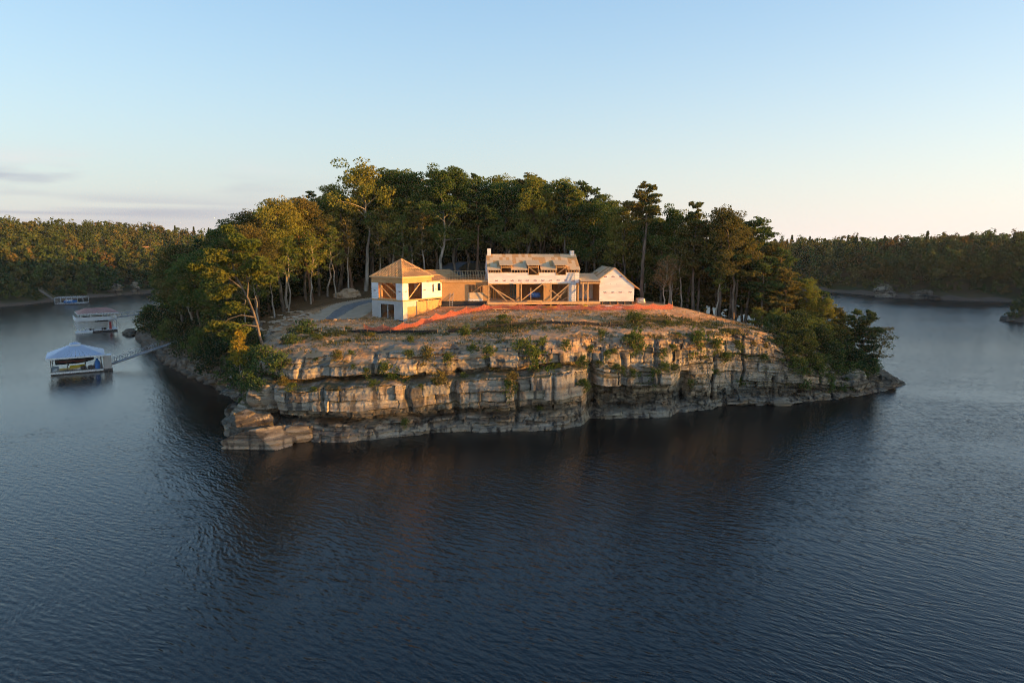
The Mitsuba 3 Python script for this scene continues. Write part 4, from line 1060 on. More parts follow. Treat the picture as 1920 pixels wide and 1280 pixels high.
for k in range(8):
    t.box('shoring_board', -0.12, 0.0, 3.0 + k * 0.72, 3.70 + k * 0.72, 0.55 + 0.21 * k, 3.05 + 0.0 * k, 'm_osb')
t.bar('shoring_post', (-0.2, 5.3, 1.0), (-0.2, 5.3, 3.1), 0.09, 0.09, 'm_lumber')
t.bar('brace', (-0.6, 7.9, 1.7), (-0.15, 8.6, 3.2), 0.09, 0.12, 'm_lumber_red')
uw = house + '__tower_wall'
t.box('floor', 0, A, 0, 10.2, 3.2, 3.42, 'm_osb', uw)
t.box('sill_plate', 1.3, 5.3, -0.03, 0.14, 3.42, 3.56, 'm_lumber', uw)
W0, W1 = 3.42, 5.95
t.box('house_wrap', 0.0, 1.4, 0, 0.14, W0, W1, 'm_wrap', uw)
t.box('house_wrap', 5.25, A, 0, 0.14, W0, W1, 'm_wrap', uw)
t.box('sheathing_panel', 0.0, A / 2, 0.0, 0.14, W1, 6.82, 'm_osb', uw)
t.box('sheathing_panel', A / 2 + .01, A, 0.0, 0.14, W1, 6.82, 'm_osb', uw)
for k in range(8):
    t.box('bolt_plate', 1.6 + k * 0.5, 1.85 + k * 0.5, -0.02, 0.0, 6.2, 6.26, 'm_lumber_red', uw)
    t.box('bolt_plate', 1.6 + k * 0.5, 1.85 + k * 0.5, -0.02, 0.0, 6.46, 6.52, 'm_lumber_red', uw)
t.box('house_wrap', 0.0, 0.14, 0.15, 1.25, W0, W1, 'm_wrap', uw)
t.box('house_wrap', 0.0, 0.14, 4.35, 6.15, W0, W1, 'm_wrap', uw)
t.box('sheathing_panel', 0.0, 0.14, 0.15, 3.3, W1, 6.82, 'm_osb', uw)
t.box('sheathing_panel', 0.0, 0.14, 3.31, 6.6, W1, 6.82, 'm_osb', uw)
t.marks([0.65, 6.0], 0, (4.72,), uw)
t.marks([0.7, 4.9], 0, (4.72,), uw, flip=True)
# white wall behind the tower with an arched and a square window opening
t.box('house_wrap', 0.0, 0.14, 6.15, 6.75, W0, W1, 'm_wrap', uw)
t.box('house_wrap', 0.0, 0.14, 6.75, 7.15, W0, 4.3, 'm_wrap', uw)
arch = [(6.75, 5.45)] + [(6.95 + 0.2 * math.cos(a), 5.45 + 0.2 * math.sin(a)) for a in np.linspace(math.pi, 0, 7)[1:-1]] + [(7.15, 5.45), (7.15, 5.95), (6.75, 5.95)]
t.prism('house_wrap', [(y_, z_) for y_, z_ in arch[:4]] + [(6.95, W1), (6.75, W1)], 'u', 0.0, 0.14, 'm_wrap', uw)
t.prism('house_wrap', arch[3:7] + [(7.15, W1), (6.95, W1)], 'u', 0.0, 0.14, 'm_wrap', uw)
t.box('house_wrap', 0.0, 0.14, 7.15, 8.0, W0, W1, 'm_wrap', uw)
t.box('house_wrap', 0.0, 0.14, 8.0, 8.8, W0, 4.45, 'm_wrap', uw)
t.box('house_wrap', 0.0, 0.14, 8.0, 8.8, 5.6, W1, 'm_wrap', uw)
t.box('house_wrap', 0.0, 0.14, 8.8, 10.2, W0, W1, 'm_wrap', uw)
t.marks([7.6], 0, (4.72,), uw, flip=True, wd=0.35)
t.box('rear_wall', A - .14, A, 0.15, 10.2, W0, 6.3, 'm_osb', uw)
t.box('cross_wall', 0.15, A - .15, 6.3, 6.42, W0, 6.0, 'm_osb', uw)
for k in range(14):
    t.box('stud', A - .28, A - .16, 0.3 + k * .42, 0.35 + k * .42, W0, 6.1, 'm_lumber', uw)
    t.box('stud', 0.5 + k * .42, 0.55 + k * .42, 6.16, 6.28, W0, 6.0, 'm_lumber', uw)
t.box('interior_panel', 2.6, 3.3, 6.10, 6.15, 4.4, 5.9, 'm_wrap', uw)
for a, b in (((2.4, .2, W0), (5.2, .3, 5.6)), ((1.5, .3, 4.3), (4.3, .3, 5.95)), ((1.4, 0.2, 5.3), (2.5, .4, 5.95)), ((.2, 1.4, W0 + .1), (.2, 4.1, 5.8))):
    t.bar('brace', a, b, 0.07, 0.12, 'm_lumber', uw)
for a in (5.0, 4.9, 4.65):
    t.box('corner_stud', a, a + .07, 0.2, 0.32, W0, W1, 'm_lumber', uw)
tr_ = house + '__hip_roof'
E0, AP = 6.85, np.array([A / 2, A / 2, 9.55])
ov = 0.22
t.box('attic_floor', 0.15, A - .15, 0.15, A - .15, 6.5, 6.56, 'm_lumber_red', tr_)
cor = [np.array(c, float) for c in ((-ov, -ov, E0), (A + ov, -ov, E0), (A + ov, A + ov, E0), (-ov, A + ov, E0))]
for c in cor:
    t.bar('hip_rafter', c, AP, 0.09, 0.2, 'm_lumber', tr_)
for side in range(4):
    c0, c1 = cor[side], cor[(side + 1) % 4]
    n = 15
    for k in range(1, n):
        f = k / n
        a = c0 + (c1 - c0) * f
        m_ = min(f, 1 - f) * 2
        mid = (c0 + c1) / 2
        b = a + (AP - mid) * m_
        t.bar('rafter', a, b, 0.10, 0.14, 'm_lumber', tr_)
    for f in (0.0, 0.45):
        a, b = c0 + (AP - c0) * f, c1 + (AP - c1) * f
        t.bar('fascia_board' if f == 0 else 'lath', a + [0, 0, .1 * (f > 0)], b + [0, 0, .1 * (f > 0)], 0.12 if f else 0.06, 0.05 if f else 0.22, 'm_lumber', tr_)
br = house + '__back_roof'
for k in range(22):
    v = 5.6 + k * 0.42
    t.bar('rafter', (-0.3, v, 5.98), (3.0, v, 7.55), 0.07, 0.18, 'm_lumber', br)
    t.bar('rafter', (6.3, v, 5.98), (3.0, v, 7.55), 0.07, 0.18, 'm_lumber', br)
for f in (0.0, 0.5, 0.97):
    t.bar('lath', (-0.3 + 3.3 * f, 5.5, 6.1 + 1.57 * f), (-0.3 + 3.3 * f, 14.6, 6.1 + 1.57 * f), 0.14, 0.05, 'm_lumber', br)
t.box('ceiling_deck', 0.3, 6.0, 6.5, 14.5, 5.78, 5.84, 'm_osb', br)
for f in (0.25, 0.72):
    t.slope('roof_board', 6.7, 14.5, -0.3 + 3.3 * (f - .22), 5.93 + 1.57 * (f - .22), -0.3 + 3.3 * (f + .22), 5.93 + 1.57 * (f + .22), 'm_osb', 6, 1, br, axis='v')

# ---------------------------------------------------------------- rocks
def rock_mesh(sx, sy, sz, seed, beds=5, sub=2):
    """An angular, bedded block of stone."""
    r = np.random.RandomState(seed)
    m = trimesh.creation.icosphere(subdivisions=sub)
    v = np.array(m.vertices)
    for _ in range(9):
        n = r.normal(size=3) * [1, 1, 0.8]
        n /= np.linalg.norm(n)
        d = v @ n
        lim = r.uniform(0.55, 0.85)
        v -= np.maximum(d - lim, 0)[:, None] * n
    v += 0.10 * (meshkit.fbm(v * 2.3 + seed, 3)[:, None] - 0.5) * v
    q = np.round(v[:, 2] * beds) / beds
    v[:, 2] = 0.6 * v[:, 2] + 0.4 * q + 0.05 * (meshkit.fbm(v * 5 + seed, 3) - 0.5)
    step = meshkit.noise(np.stack([q * 7, 0 * q + seed, 0 * q], -1)) - 0.5
    v[:, :2] *= 1 + 0.28 * step[:, None]
    return v * [sx / 1.5, sy / 1.5, sz / 1.5], np.array(m.faces)


def turn(v, a, tilt=0.0):
    c, s = math.cos(a), math.sin(a)
    v = np.c_[v[:, 0] * c - v[:, 1] * s, v[:, 0] * s + v[:, 1] * c, v[:, 2]]
    c, s = math.cos(tilt), math.sin(tilt)
    return np.c_[v[:, 0], v[:, 1] * c - v[:, 2] * s, v[:, 1] * s + v[:, 2] * c]


rr = np.random.RandomState(77)
for x, y, z, sx, sy, sz, a, ti, lab in (
        (-28.6, 76.6, 0.5, 6.4, 4.6, 3.0, 0.35, -0.12, 'largest flat tan boulder lying in the water at the left foot of the cliff'),
        (-31.6, 79.6, 1.3, 4.2, 4.0, 3.8, 1.0, 0.15, 'cracked grey boulder behind the largest flat boulder at the left foot'),
        (-25.6, 78.6, 0.8, 3.0, 2.6, 2.2, 0.1, -0.2, 'slanting slab leaning between the largest boulder and the cliff'),
        (-33.6, 83.2, 1.6, 3.8, 4.2, 3.6, 0.7, 0.1, 'grey block above the waterline left of the cracked boulder'),
        (-30.2, 82.0, 4.6, 3.8, 3.0, 2.6, 0.5, 0.0, 'square pale block perched beside the dark crack at the left end of the cliff'),
        (-36.0, 87.6, 0.8, 3.0, 3.4, 2.2, 0.9, 0.2, 'low dark rock at the water on the left corner'),
        (38.8, 96.3, 0.2, 3.4, 2.0, 1.3, 0.1, -0.1, 'flat brown ledge rock at the water under the right part of the cliff'),
        (60.2, 108.4, 1.0, 3.4, 2.4, 2.2, 0.6, 0.2, 'dark boulder on the low rocky tip at the right'),
        (53.0, 104.2, 2.0, 4.0, 3.0, 2.8, 0.5, 0.1, 'grey boulder below the right hand trees'),
        (-98.6, 174.6, 0.3, 2.6, 2.2, 1.6, 0.3, 0, 'dark rock standing in the water off the left shore'),
        (-96.6, 171.2, 0.2, 2.2, 1.8, 1.2, 1.3, 0, 'second dark rock off the left shore, nearer than the first')):
    v, f = rock_mesh(sx, sy, sz, int(abs(x * 10)), beds=6, sub=4)
    k = obj('boulder', (turn(v, a, ti) + [x, y, z], f), 'm_rock' if 'dark' not in lab else 'm_rock_dark', smooth=20)
    tag(k, lab, 'boulder')
# broken rock along the left shore: the largest are things, the rest one mass
mat('m_scree', lambda p, n, uv: mx((0.13, 0.105, 0.085), (0.27, 0.22, 0.17), fb(p.x * 0.9, p.y * 0.9, p.z * 1.5, 3)) * (1 - 0.4 * ss(0.7, 0.1, p.z)), kind='diffuse')
protos = [rock_mesh(1, 1, 0.6, 300 + i, beds=3, sub=1) for i in range(6)]
LEFT = np.array([(a, b) for a, b, _ in OUT[3:12]])
_ls = np.r_[0, np.cumsum(np.hypot(*np.diff(LEFT, axis=0).T))]
small, bigs = [], []
for k in range(2600):
    s = rr.uniform(0, _ls[-1])
    i = min(np.searchsorted(_ls, s, side='right') - 1, len(LEFT) - 2)
    d = (LEFT[i + 1] - LEFT[i]) / np.linalg.norm(LEFT[i + 1] - LEFT[i])
    q = LEFT[i] + d * (s - _ls[i]) + np.array([-d[1], d[0]]) * rr.uniform(-0.6, 7.5) * rr.uniform(0.3, 1)
    size = 0.35 + 1.5 * rr.rand() ** 3
    small.append((q[0], q[1], size))
hs_ = height(np.array(small)[:, :2])
scree = []
order = np.argsort([-s[2] for s in small])
for n_, k in enumerate(order):
    x, y, size = small[k]
    v, f = protos[rr.randint(6)]
    v = turn(v * size, rr.uniform(0, 6.28), rr.uniform(-.3, .3)) + [x, y, max(hs_[k], -0.1) + 0.12 * size]
    if n_ < 60:
        kk = obj('shore_rock', (v, f), 'm_scree')
        tag(kk, 'angular brown rock among the rubble of the left shore', 'rock', 'angular rocks along the left shore')
    else:
        scree.append((v, f))
obj('shore_rubble', merge(scree), 'm_scree')
tag('shore_rubble', 'broken brown rock rubble sloping into the water on the left shore', 'rubble', kind='stuff')
# broken pale stone on the clearing and loose stones on the bank
mat('m_stone', lambda p, n, uv: mx((0.40, 0.29, 0.19), (0.58, 0.45, 0.32), fb(p.x * 1.5, p.y * 1.5, p.z * 2, 3)), kind='diffuse')
rub = []
for k in range(230):
    x, y = rr.normal(-37.0, 3.8), rr.normal(107.5, 3.0)
    if k > 150:
        x, y = rr.uniform(-34, -24), rr.uniform(95, 100)
    v, f = protos[rr.randint(6)]
    rub.append((turn(v * [rr.uniform(.5, 1.7), rr.uniform(.4, 1.1), rr.uniform(.2, .45)], rr.uniform(0, 6.28), rr.uniform(-.3, .3)) + [x, y, hz(x, y) + .05], f))
obj('stone_rubble', merge(rub), 'm_stone')
tag('stone_rubble', 'heap of broken pale stone slabs on the clearing left of the track', 'rubble', kind='stuff')
pts = np.c_[rr.uniform(-26, 40, 2000), rr.uniform(88, 112, 2000)]
hh = height(pts)
dens = fbm3(pts[:, 0] * 0.25, pts[:, 1] * 0.25, seed=44)
keep = (hh > 4) & (rr.rand(len(pts)) < sstep(0.35, 0.62, dens) + 0.1) & (pts[:, 1] < 108.5)
loose = []
for (x, y), z in zip(pts[keep], hh[keep]):
    v, f = protos[rr.randint(6)]
    s = 0.10 + 0.30 * rr.rand() ** 3
    loose.append((turn(v * s, rr.uniform(0, 6.28)) + [x, y, z + .03], f))
obj('loose_stones', merge(loose), 'm_stone')
tag('loose_stones', 'pale loose stones scattered over the graded bank', 'stones', kind='stuff')


# ---------------------------------------------------------------- weeds and shrubs
def tufts(pts, hh, height_, blades, seed, spread=0.25):
    r = np.random.RandomState(seed)
    n = len(pts) * blades
    base = np.repeat(np.c_[pts, hh - 0.03], blades, axis=0) + np.c_[r.normal(size=(n, 2)) * spread, np.zeros(n)]
    lean = np.c_[r.normal(size=(n, 2)) * 0.45, np.ones(n)]
    top = base + lean * (height_ * r.uniform(.5, 1.4, (n, 1)))
    a = r.uniform(0, 6.28, n)
    side = np.c_[np.cos(a), np.sin(a), 0 * a] * 0.05
    mid = base * .45 + top * .55
    v = np.stack([base - side, base + side, mid + side * 1.3, top], 1)
    k = np.arange(n)[:, None] * 4
    return v.reshape(-1, 3), np.vstack([k + [0, 1, 2], k + [0, 2, 3]])


leaf_mat('m_weed', ((0.060, 0.080, 0.026), (0.10, 0.105, 0.035), (0.16, 0.14, 0.05)), sc=0.5)
leaf_mat('m_straw', ((0.33, 0.22, 0.10), (0.40, 0.27, 0.13), (0.22, 0.16, 0.07)), sc=0.4)
SILT = np.array([(-33.5, 100.5), (-28.4, 97.5), (-24.3, 96.6), (-20.3, 95.7), (-16.2, 94.8), (-11.7, 93.5), (-7, 93.2), (-2.3, 94.4), (0.9, 95.3), (4.9, 95.7), (9.0, 95.3), (13.0, 95.7), (16.6, 96.2), (20.7, 98.9), (23.4, 99.8)])
pts = np.c_[rr.uniform(-34, 44, 16000), rr.uniform(86, 113, 16000)]
sy = np.interp(pts[:, 0], SILT[:, 0], SILT[:, 1])
band = np.exp(-((pts[:, 1] - sy + 0.3) / 2.4) ** 2)
below = (pts[:, 1] < sy) * 0.5
n_ = fbm3(pts[:, 0] * 0.3, pts[:, 1] * 0.45, seed=61)
hh = height(pts)
patch = sum(np.exp(-((pts[:, 0] - c0) / w0) ** 2) for c0, w0 in ((-2.5, 4.0), (18.5, 4.5), (-27, 3.5), (30, 3)))
g_ = (hh > 2.5) & (rr.rand(len(pts)) < np.clip(band * 0.9 + below * 0.35, 0, 1) * np.maximum(sstep(0.46, 0.62, n_) * 0.6, patch * sstep(0.32, 0.5, n_)))
obj('weeds', tufts(pts[g_], hh[g_], 0.34, 9, 5), 'm_weed')
tag('weeds', 'green weeds in patches along the black silt fence on the bank', 'weeds', kind='stuff')
d_ = (hh > 2.5) & ~g_ & (rr.rand(len(pts)) < 0.06 + 0.30 * sstep(0.45, 0.65, fbm3(pts[:, 0] * 0.2, pts[:, 1] * 0.4, seed=62))) & (pts[:, 1] < 107)
obj('dry_grass', tufts(pts[d_], hh[d_], 0.26, 7, 6), 'm_straw')
tag('dry_grass', 'straw coloured dry grass strewn over the bank', 'grass', kind='stuff')

SHRUBS = [(16.6, 91.2, 9.3, 60), (2.9, 86.6, 7.4, 80), (1.5, 86.9, 9.2, 50), (-0.3, 82.7, 5.2, 34), (9.4, 86.2, 4.7, 26), (9.1, 87.0, 7.8, 28), (-8.8, 82.3, 6.2, 40), (-14.2, 83.8, 6.4, 46), (-15.9, 83.0, 7.5, 34), (-10.8, 85.5, 8.6, 44), (-6.3, 91.7, 10.6, 40), (-1.4, 96.6, 11.7, 60), (17.5, 98.0, 11.7, 70),
          (22.5, 98.0, 11.2, 40), (12.5, 88.6, 8.5, 22), (19.1, 89.2, 5.4, 34), (25.9, 94.7, 9.0, 60), (23.2, 94.3, 9.9, 40), (-19.4, 93.9, 10.2, 30), (-29.7, 96.6, 10.0, 60), (-26.6, 93.0, 9.9, 40), (-29.7, 90.8, 9.4, 44), (-29.0, 83.6, 7.5, 60), (-30.9, 81.4, 5.4, 40), (-31.6, 85.7, 8.0, 60), (42.5, 99.5, 4.4, 54), (45.8, 101.0, 4.0, 46),
          (37.9, 99.8, 8.4, 30), (4.1, 87.9, 10.0, 30), (7.0, 87.8, 9.7, 30), (-13.1, 80.8, 1.4, 20), (-13.5, 89.9, 9.9, 30), (-35.8, 89.0, 1.6, 34), (27.6, 94.8, 5.6, 25), (33.0, 97.8, 7.9, 28), (-23.9, 98.4, 10.5, 25), (6.0, 86.8, 6.9, 26), (-2.3, 86.0, 7.3, 28), (-5.0, 87.1, 9.1, 34), (12.2, 91.4, 10.5, 30), (14.5, 88.2, 6.5, 18), (20.3, 90.6, 8.3, 26),
          (-8.2, 85.2, 8.5, 28), (-17.9, 82.7, 7.3, 20), (29.0, 95.9, 8.5, 38), (-38.2, 102.4, 7.9, 50), (-38.4, 96.3, 5.2, 60), (-41.5, 100.8, 2.2, 60), (-32.6, 83.4, 5.8, 50), (-20.3, 85.1, 9.1, 20), (40.8, 99.7, 6.8, 34), (47.7, 100.4, 2.6, 34), (-28.0, 82.1, 6.0, 30), (-35.0, 91.5, 7.2, 60), (-33.4, 88.2, 7.0, 60), (-36.4, 93.4, 4.6, 60), (-34.2, 86.6, 4.2, 44)]
SHRUB_WORDS = [('green bush', 0), ('leafy green bush', 1), ('yellowish bush', 2), ('rust tinged bush', 3), ('dark needled bush', 4)]
for k, (x, y, z, w) in enumerate(SHRUBS):
    kind = (2 if k in (18,) else 3 if k in (6, 9, 52, 37) else 4 if x < -28 or x > 40 else k % 2)
    word = SHRUB_WORDS[kind][0]
    wm = w / 13.5
    if x < -28:
        lab, grp = f'{word} in the dark tangle at the left end of the cliff', f'{word}es in the tangle at the left end of the cliff'
    elif x > 40:
        lab, grp = f'{word} under the trees on the right slope', f'{word}es under the right hand trees'
    elif y > 92.5 and z > 9.5 and x < 24:
        lab, grp = f'{word} on the bank near the black silt fence', f'{word}es near the silt fence'
    else:
        lab, grp = f'{word} growing on a ledge of the cliff face', f'{word}es on the cliff ledges'
    big_ = {1: 'largest green bush hanging on the middle of the cliff face', 0: 'spreading green bush at the cliff top right of the middle', 3: 'bright green bush low on the cliff left of the notch', 6: 'rust tinged bush hanging beside the vertical crack of the cliff', 15: 'green bush draping the smooth cliff face right of the notch', 16: 'wide low bush along the top of the right hand cliff', 4: 'green bush hanging at the edge of the dark notch', 12: 'widest green bush on the bank below the gabled wing', 18: 'small yellowish bush beside the silt fence'}
    if k in big_:
        lab, grp = big_[k], None
    onbank = y > 92.5 and z > 9.5 and -28 < x < 24
    hh_ = wm * (0.32 if onbank else 0.80)
    plant('shrub', BUSH[kind], x, y, hh_, z + 0.05 - (0 if onbank else 0.4 * hh_), label=lab, cat='bush', group=grp, wide=1.5 if onbank else 0.78)

# bushes that cover the right hand slope down to the low tip, and a few at the left end
rs3 = np.random.RandomState(8)
fx = FOOT_LIP[:, [0, 1]]
for k, x in enumerate(np.r_[np.arange(39.5, 58.5, 0.85), np.arange(42.0, 56.0, 1.1)]):
    t = rs3.uniform(0.55, 1.0) if k < 23 else rs3.uniform(0.25, 0.6)
    qx = x + rs3.uniform(-.4, .4)
    qy = np.interp(qx, FOOT_LIP[:, 0], FOOT_LIP[:, 1]) * (1 - t) + np.interp(qx, FOOT_LIP[:, 2], FOOT_LIP[:, 3]) * t
    j = np.argmin((cv[:, 0] - qx) ** 2 + (cv[:, 1] - qy) ** 2)
    x, y, z = cv[j]
    if t > 0.7:
        plant('low_tree', LOW[(1, 0, 1)[k % 3]], x, y, rs3.uniform(2.4, 4.2), z - 0.2, label='dense low dark tree on the front of the right slope above the rocks', group='low trees on the front of the right slope', wide=1.25)
    else:
        plant('shrub', BUSH[(4, 1)[k % 2]], x, y, rs3.uniform(1.2, 2.2), z - 0.2, label='bush among the rocks of the right slope', cat='bush', group='bushes among the rocks of the right slope', wide=1.2)

# more growth on the shelves of the cliff
shelf = np.where((cliff_vn[:, 2] > 0.55) & (cv[:, 2] > 2.0) & (cv[:, 2] < 9.0) & (cv[:, 0] > -30))[0]
rs2, got = np.random.RandomState(5), []
for i in rs2.permutation(shelf):
    if all(np.hypot(*(cv[i][[0, 2]] - g)) > 1.7 for g in got) and rs2.rand() < 0.5:
        got.append(cv[i][[0, 2]])
        x, y, z = cv[i]
        kind = rs2.choice([0, 1, 1, 0, 3])
        word = SHRUB_WORDS[kind][0]
        third = 'left' if x < -8 else 'middle' if x < 20 else 'right'
        plant('ledge_plant', BUSH[kind], x, y, rs2.uniform(0.5, 1.5), z - 0.1, label=f'small {word} on a shelf of the {third} part of the cliff', cat='bush', group=f'small {word}es on shelves of the {third} part of the cliff', wide=1.2)
    if len(got) > 58:
        break

# ---------------------------------------------------------------- things on the site
def ribbon(path, z0, z1, wob=0.0, r=random.Random(3), step=0.5, thick=0.02):
    path = np.array(path, float)
    s = np.r_[0, np.cumsum(np.hypot(*np.diff(path, axis=0).T))]
    q = np.arange(0, s[-1], step)
    xy = np.c_[np.interp(q, s, path[:, 0]), np.interp(q, s, path[:, 1])]
    return xy, height(xy)


mat('m_orange', (0.58, 0.16, 0.10), 0.7)
mat('m_silt', (0.022, 0.022, 0.024), 0.7)
OF = [(-21.2, 97.1), (-16.7, 95.9), (-13.5, 97.5), (-10.8, 101.0), (-8.1, 104.0), (-3.6, 106.6), (3.6, 106.1), (8.5, 105.6), (13.0, 104.9), (18.9, 105.4), (25.6, 108.3)]
fence = thing('safety_fence', 'long sagging orange plastic mesh fence between the house and the bank', 'fence')
xy, zz = ribbon(OF, 0, 1, step=0.25)
ms, sag = [], 1.0 - 0.40 * np.sin(np.pi * ((np.arange(len(xy)) % 12) / 12.0)) + 0.16 * (fbm3(xy[:, 0] * 0.6, xy[:, 1] * 0.6, seed=71) - .5)
sag = sag * np.interp(xy[:, 0], [-22, -12, -6, 0, 24, 26], [1.05, 1.1, 1.05, 0.95, 0.95, 1.05])
lean = 0.25 + 0.9 * (fbm3(xy[:, 0] * 0.3, xy[:, 1] * 0.3, seed=72) - .4) * np.sin(np.pi * ((np.arange(len(xy)) % 12) / 12.0))
for k in range(len(xy) - 1):
    for j in range(11):
        f = (j + .5) / 11
        a = np.r_[xy[k] + [0, -lean[k] * f], zz[k] + 0.04 + sag[k] * f]
        b = np.r_[xy[k + 1] + [0, -lean[k + 1] * f], zz[k + 1] + 0.04 + sag[k + 1] * f]
        ms.append(bar_m(a, b, 0.006, 0.034))
    for e in (0, 0.5):
        q, zq, sq = xy[k] * (1 - e) + xy[k + 1] * e, zz[k] * (1 - e) + zz[k + 1] * e, sag[k]
        ms.append(bar_m(np.r_[q, zq + .03], np.r_[q + [0, -lean[k]], zq + sq], 0.06, 0.008))
obj('mesh_netting', boxes_mesh(ms), 'm_orange', fence)
for k in range(0, len(xy), 12):
    put('stake', ubox('m_lumber'), fence, bar_m(np.r_[xy[k], zz[k] - .2], np.r_[xy[k] + [0.02, 0], zz[k] + 1.2], 0.05, 0.05))
put('stake', ubox('m_lumber'), fence, bar_m(np.r_[xy[-1], zz[-1] - .2], np.r_[xy[-1], zz[-1] + 1.35], 0.06, 0.06))
silt = thing('silt_fence', 'low black fabric silt fence with thin stakes across the weedy bank', 'fence')
xy, zz = ribbon(SILT, 0, .5, step=0.5)
hgt = 0.42 + 0.25 * (fbm3(xy[:, 0] * 0.7, 1.0, seed=73) - .5)
gap = fbm3(xy[:, 0] * 0.18, 3.0, seed=74) > 0.36
obj('fabric', boxes_mesh([bar_m(np.r_[xy[k], zz[k] + hgt[k] / 2 - .05], np.r_[xy[k + 1], zz[k + 1] + hgt[k + 1] / 2 - .05], 0.02, (hgt[k] + .1)) for k in range(len(xy) - 1) if gap[k]]), 'm_silt', silt)
for k in range(0, len(xy), 7):
    put('stake', ubox('m_lumber_red'), silt, bar_m(np.r_[xy[k] + [0, -.03], zz[k] - .2], np.r_[xy[k] + [0.03, -.05], zz[k] + .62], 0.03, 0.03))

# gravel track that curves up to the left of the tower
TR = np.array([(-28.6, 106.0), (-28.2, 109.2), (-28.0, 112.5), (-27.2, 115.6), (-25.8, 118.0), (-23.6, 120.4), (-20, 123)])
s = np.r_[0, np.cumsum(np.hypot(*np.diff(TR, axis=0).T))]
q = np.linspace(0, s[-1], 60)
c = np.c_[np.interp(q, s, TR[:, 0]), np.interp(q, s, TR[:, 1])]
t_ = np.gradient(c, axis=0)
t_ /= np.linalg.norm(t_, axis=1, keepdims=True)
nn = np.c_[-t_[:, 1], t_[:, 0]]
rows = []
for o in np.linspace(-1.3, 1.3, 9):
    w = 0.4 + 0.6 * np.sin(np.pi * np.linspace(0.02, 0.98, 60)) ** 0.4
    p_ = c + nn * (o * w * (1 + 0.35 * (fbm3(q * 0.8, o, seed=75) - .5)))[:, None]
    rows.append(np.c_[p_, height(p_) + 0.15 - 0.06 * (abs(o) > 1.2)])
rows_w = []
for o in np.linspace(-5.4, 4.6, 15):
    p_ = c + nn * (o * (1 + 0.2 * (fbm3(q * 0.5, o, seed=76) - .5)))[:, None]
    rows_w.append(np.c_[p_, height(p_) + 0.07 - 0.25 * (o < -5) - 0.25 * (o > 4.2)])
mat('m_road', lambda p, n, uv: mx((0.46, 0.33, 0.21), (0.60, 0.46, 0.32), fb(p.x * 1.2, p.y * 1.2, 1.0, 4)), kind='diffuse')
obj('dirt_road', (np.concatenate(rows_w), grid_faces(15, 60)), 'm_road', smooth=True)
tag('dirt_road', 'wide pale dirt road curving round the left of the house', 'road', kind='structure')
mat('m_gravel', lambda p, n, uv: mx((0.18, 0.172, 0.162), (0.31, 0.292, 0.268), fb(p.x * 2.5, p.y * 2.5, 1.0, 4)), kind='diffuse')
obj('track', (np.concatenate(rows), grid_faces(9, 60)), 'm_gravel', smooth=True)
tag('track', 'dark gravel track curving up to the left of the house', 'track', kind='structure')
# drive through the wood behind the house
DR = np.array([(-14, 140), (-15, 150), (-17, 160), (-16, 172), (-10, 184)])
s = np.r_[0, np.cumsum(np.hypot(*np.diff(DR, axis=0).T))]
q = np.linspace(0, s[-1], 40)
c = np.c_[np.interp(q, s, DR[:, 0]), np.interp(q, s, DR[:, 1])]
rows = [np.c_[c + [o, 0], height(c + [o, 0]) + 0.13] for o in np.linspace(-4.5, 4.5, 7)]
obj('driveway', (np.concatenate(rows), grid_faces(7, 40)), 'm_gravel', smooth=True)
tag('driveway', 'grey drive rising through the wood behind the house', 'driveway', kind='structure')

# spoil heap
mat('m_dirt', lambda p, n, uv: mx((0.40, 0.26, 0.15), (0.60, 0.44, 0.29), fb(p.x * 2, p.y * 2, p.z * 2, 4)), kind='diffuse')
m = trimesh.creation.icosphere(subdivisions=5)
v = np.array(m.vertices)
v = v * [2.5, 1.7, 1.35] * (1 + 1.0 * (meshkit.fbm(v * 2.2 + 4, 5)[:, None] - .5)) + np.c_[0.9 * np.maximum(v[:, 2], 0), 0 * v[:, 0], 0 * v[:, 0]]
v[:, 2] = np.maximum(v[:, 2], -.3)
obj('dirt_mound', (v + [-30.6, 126.5, hz(-30.6, 126.5)], np.array(m.faces)), 'm_dirt', smooth=True)
tag('dirt_mound', 'mound of dug earth and stones beside the track at the wood edge', 'mound')


def stack(name, label, cat, x, y, n, layers, L, w, t_, m, ang=0.09, base=None, group=None):
    k = thing(name, label, cat, group)
    z = (hz(x, y) if base is None else base) + 0.05
    d = np.array([math.cos(ang), math.sin(ang), 0])
    e = np.array([-d[1], d[0], 0])
    r = random.Random(int(x * 10))
    for j in range(layers):
        for i in range(n):
            a = np.array([x, y, z + (j + .5) * t_]) + e * ((i - n / 2) * w * 1.05) + d * r.uniform(-.25, .25) - d * L / 2
            put('plank', ubox(m), k, bar_m(a, a + d * L * r.uniform(.85, 1) + e * r.uniform(-.06, .06), w, t_ * .9))
    return k


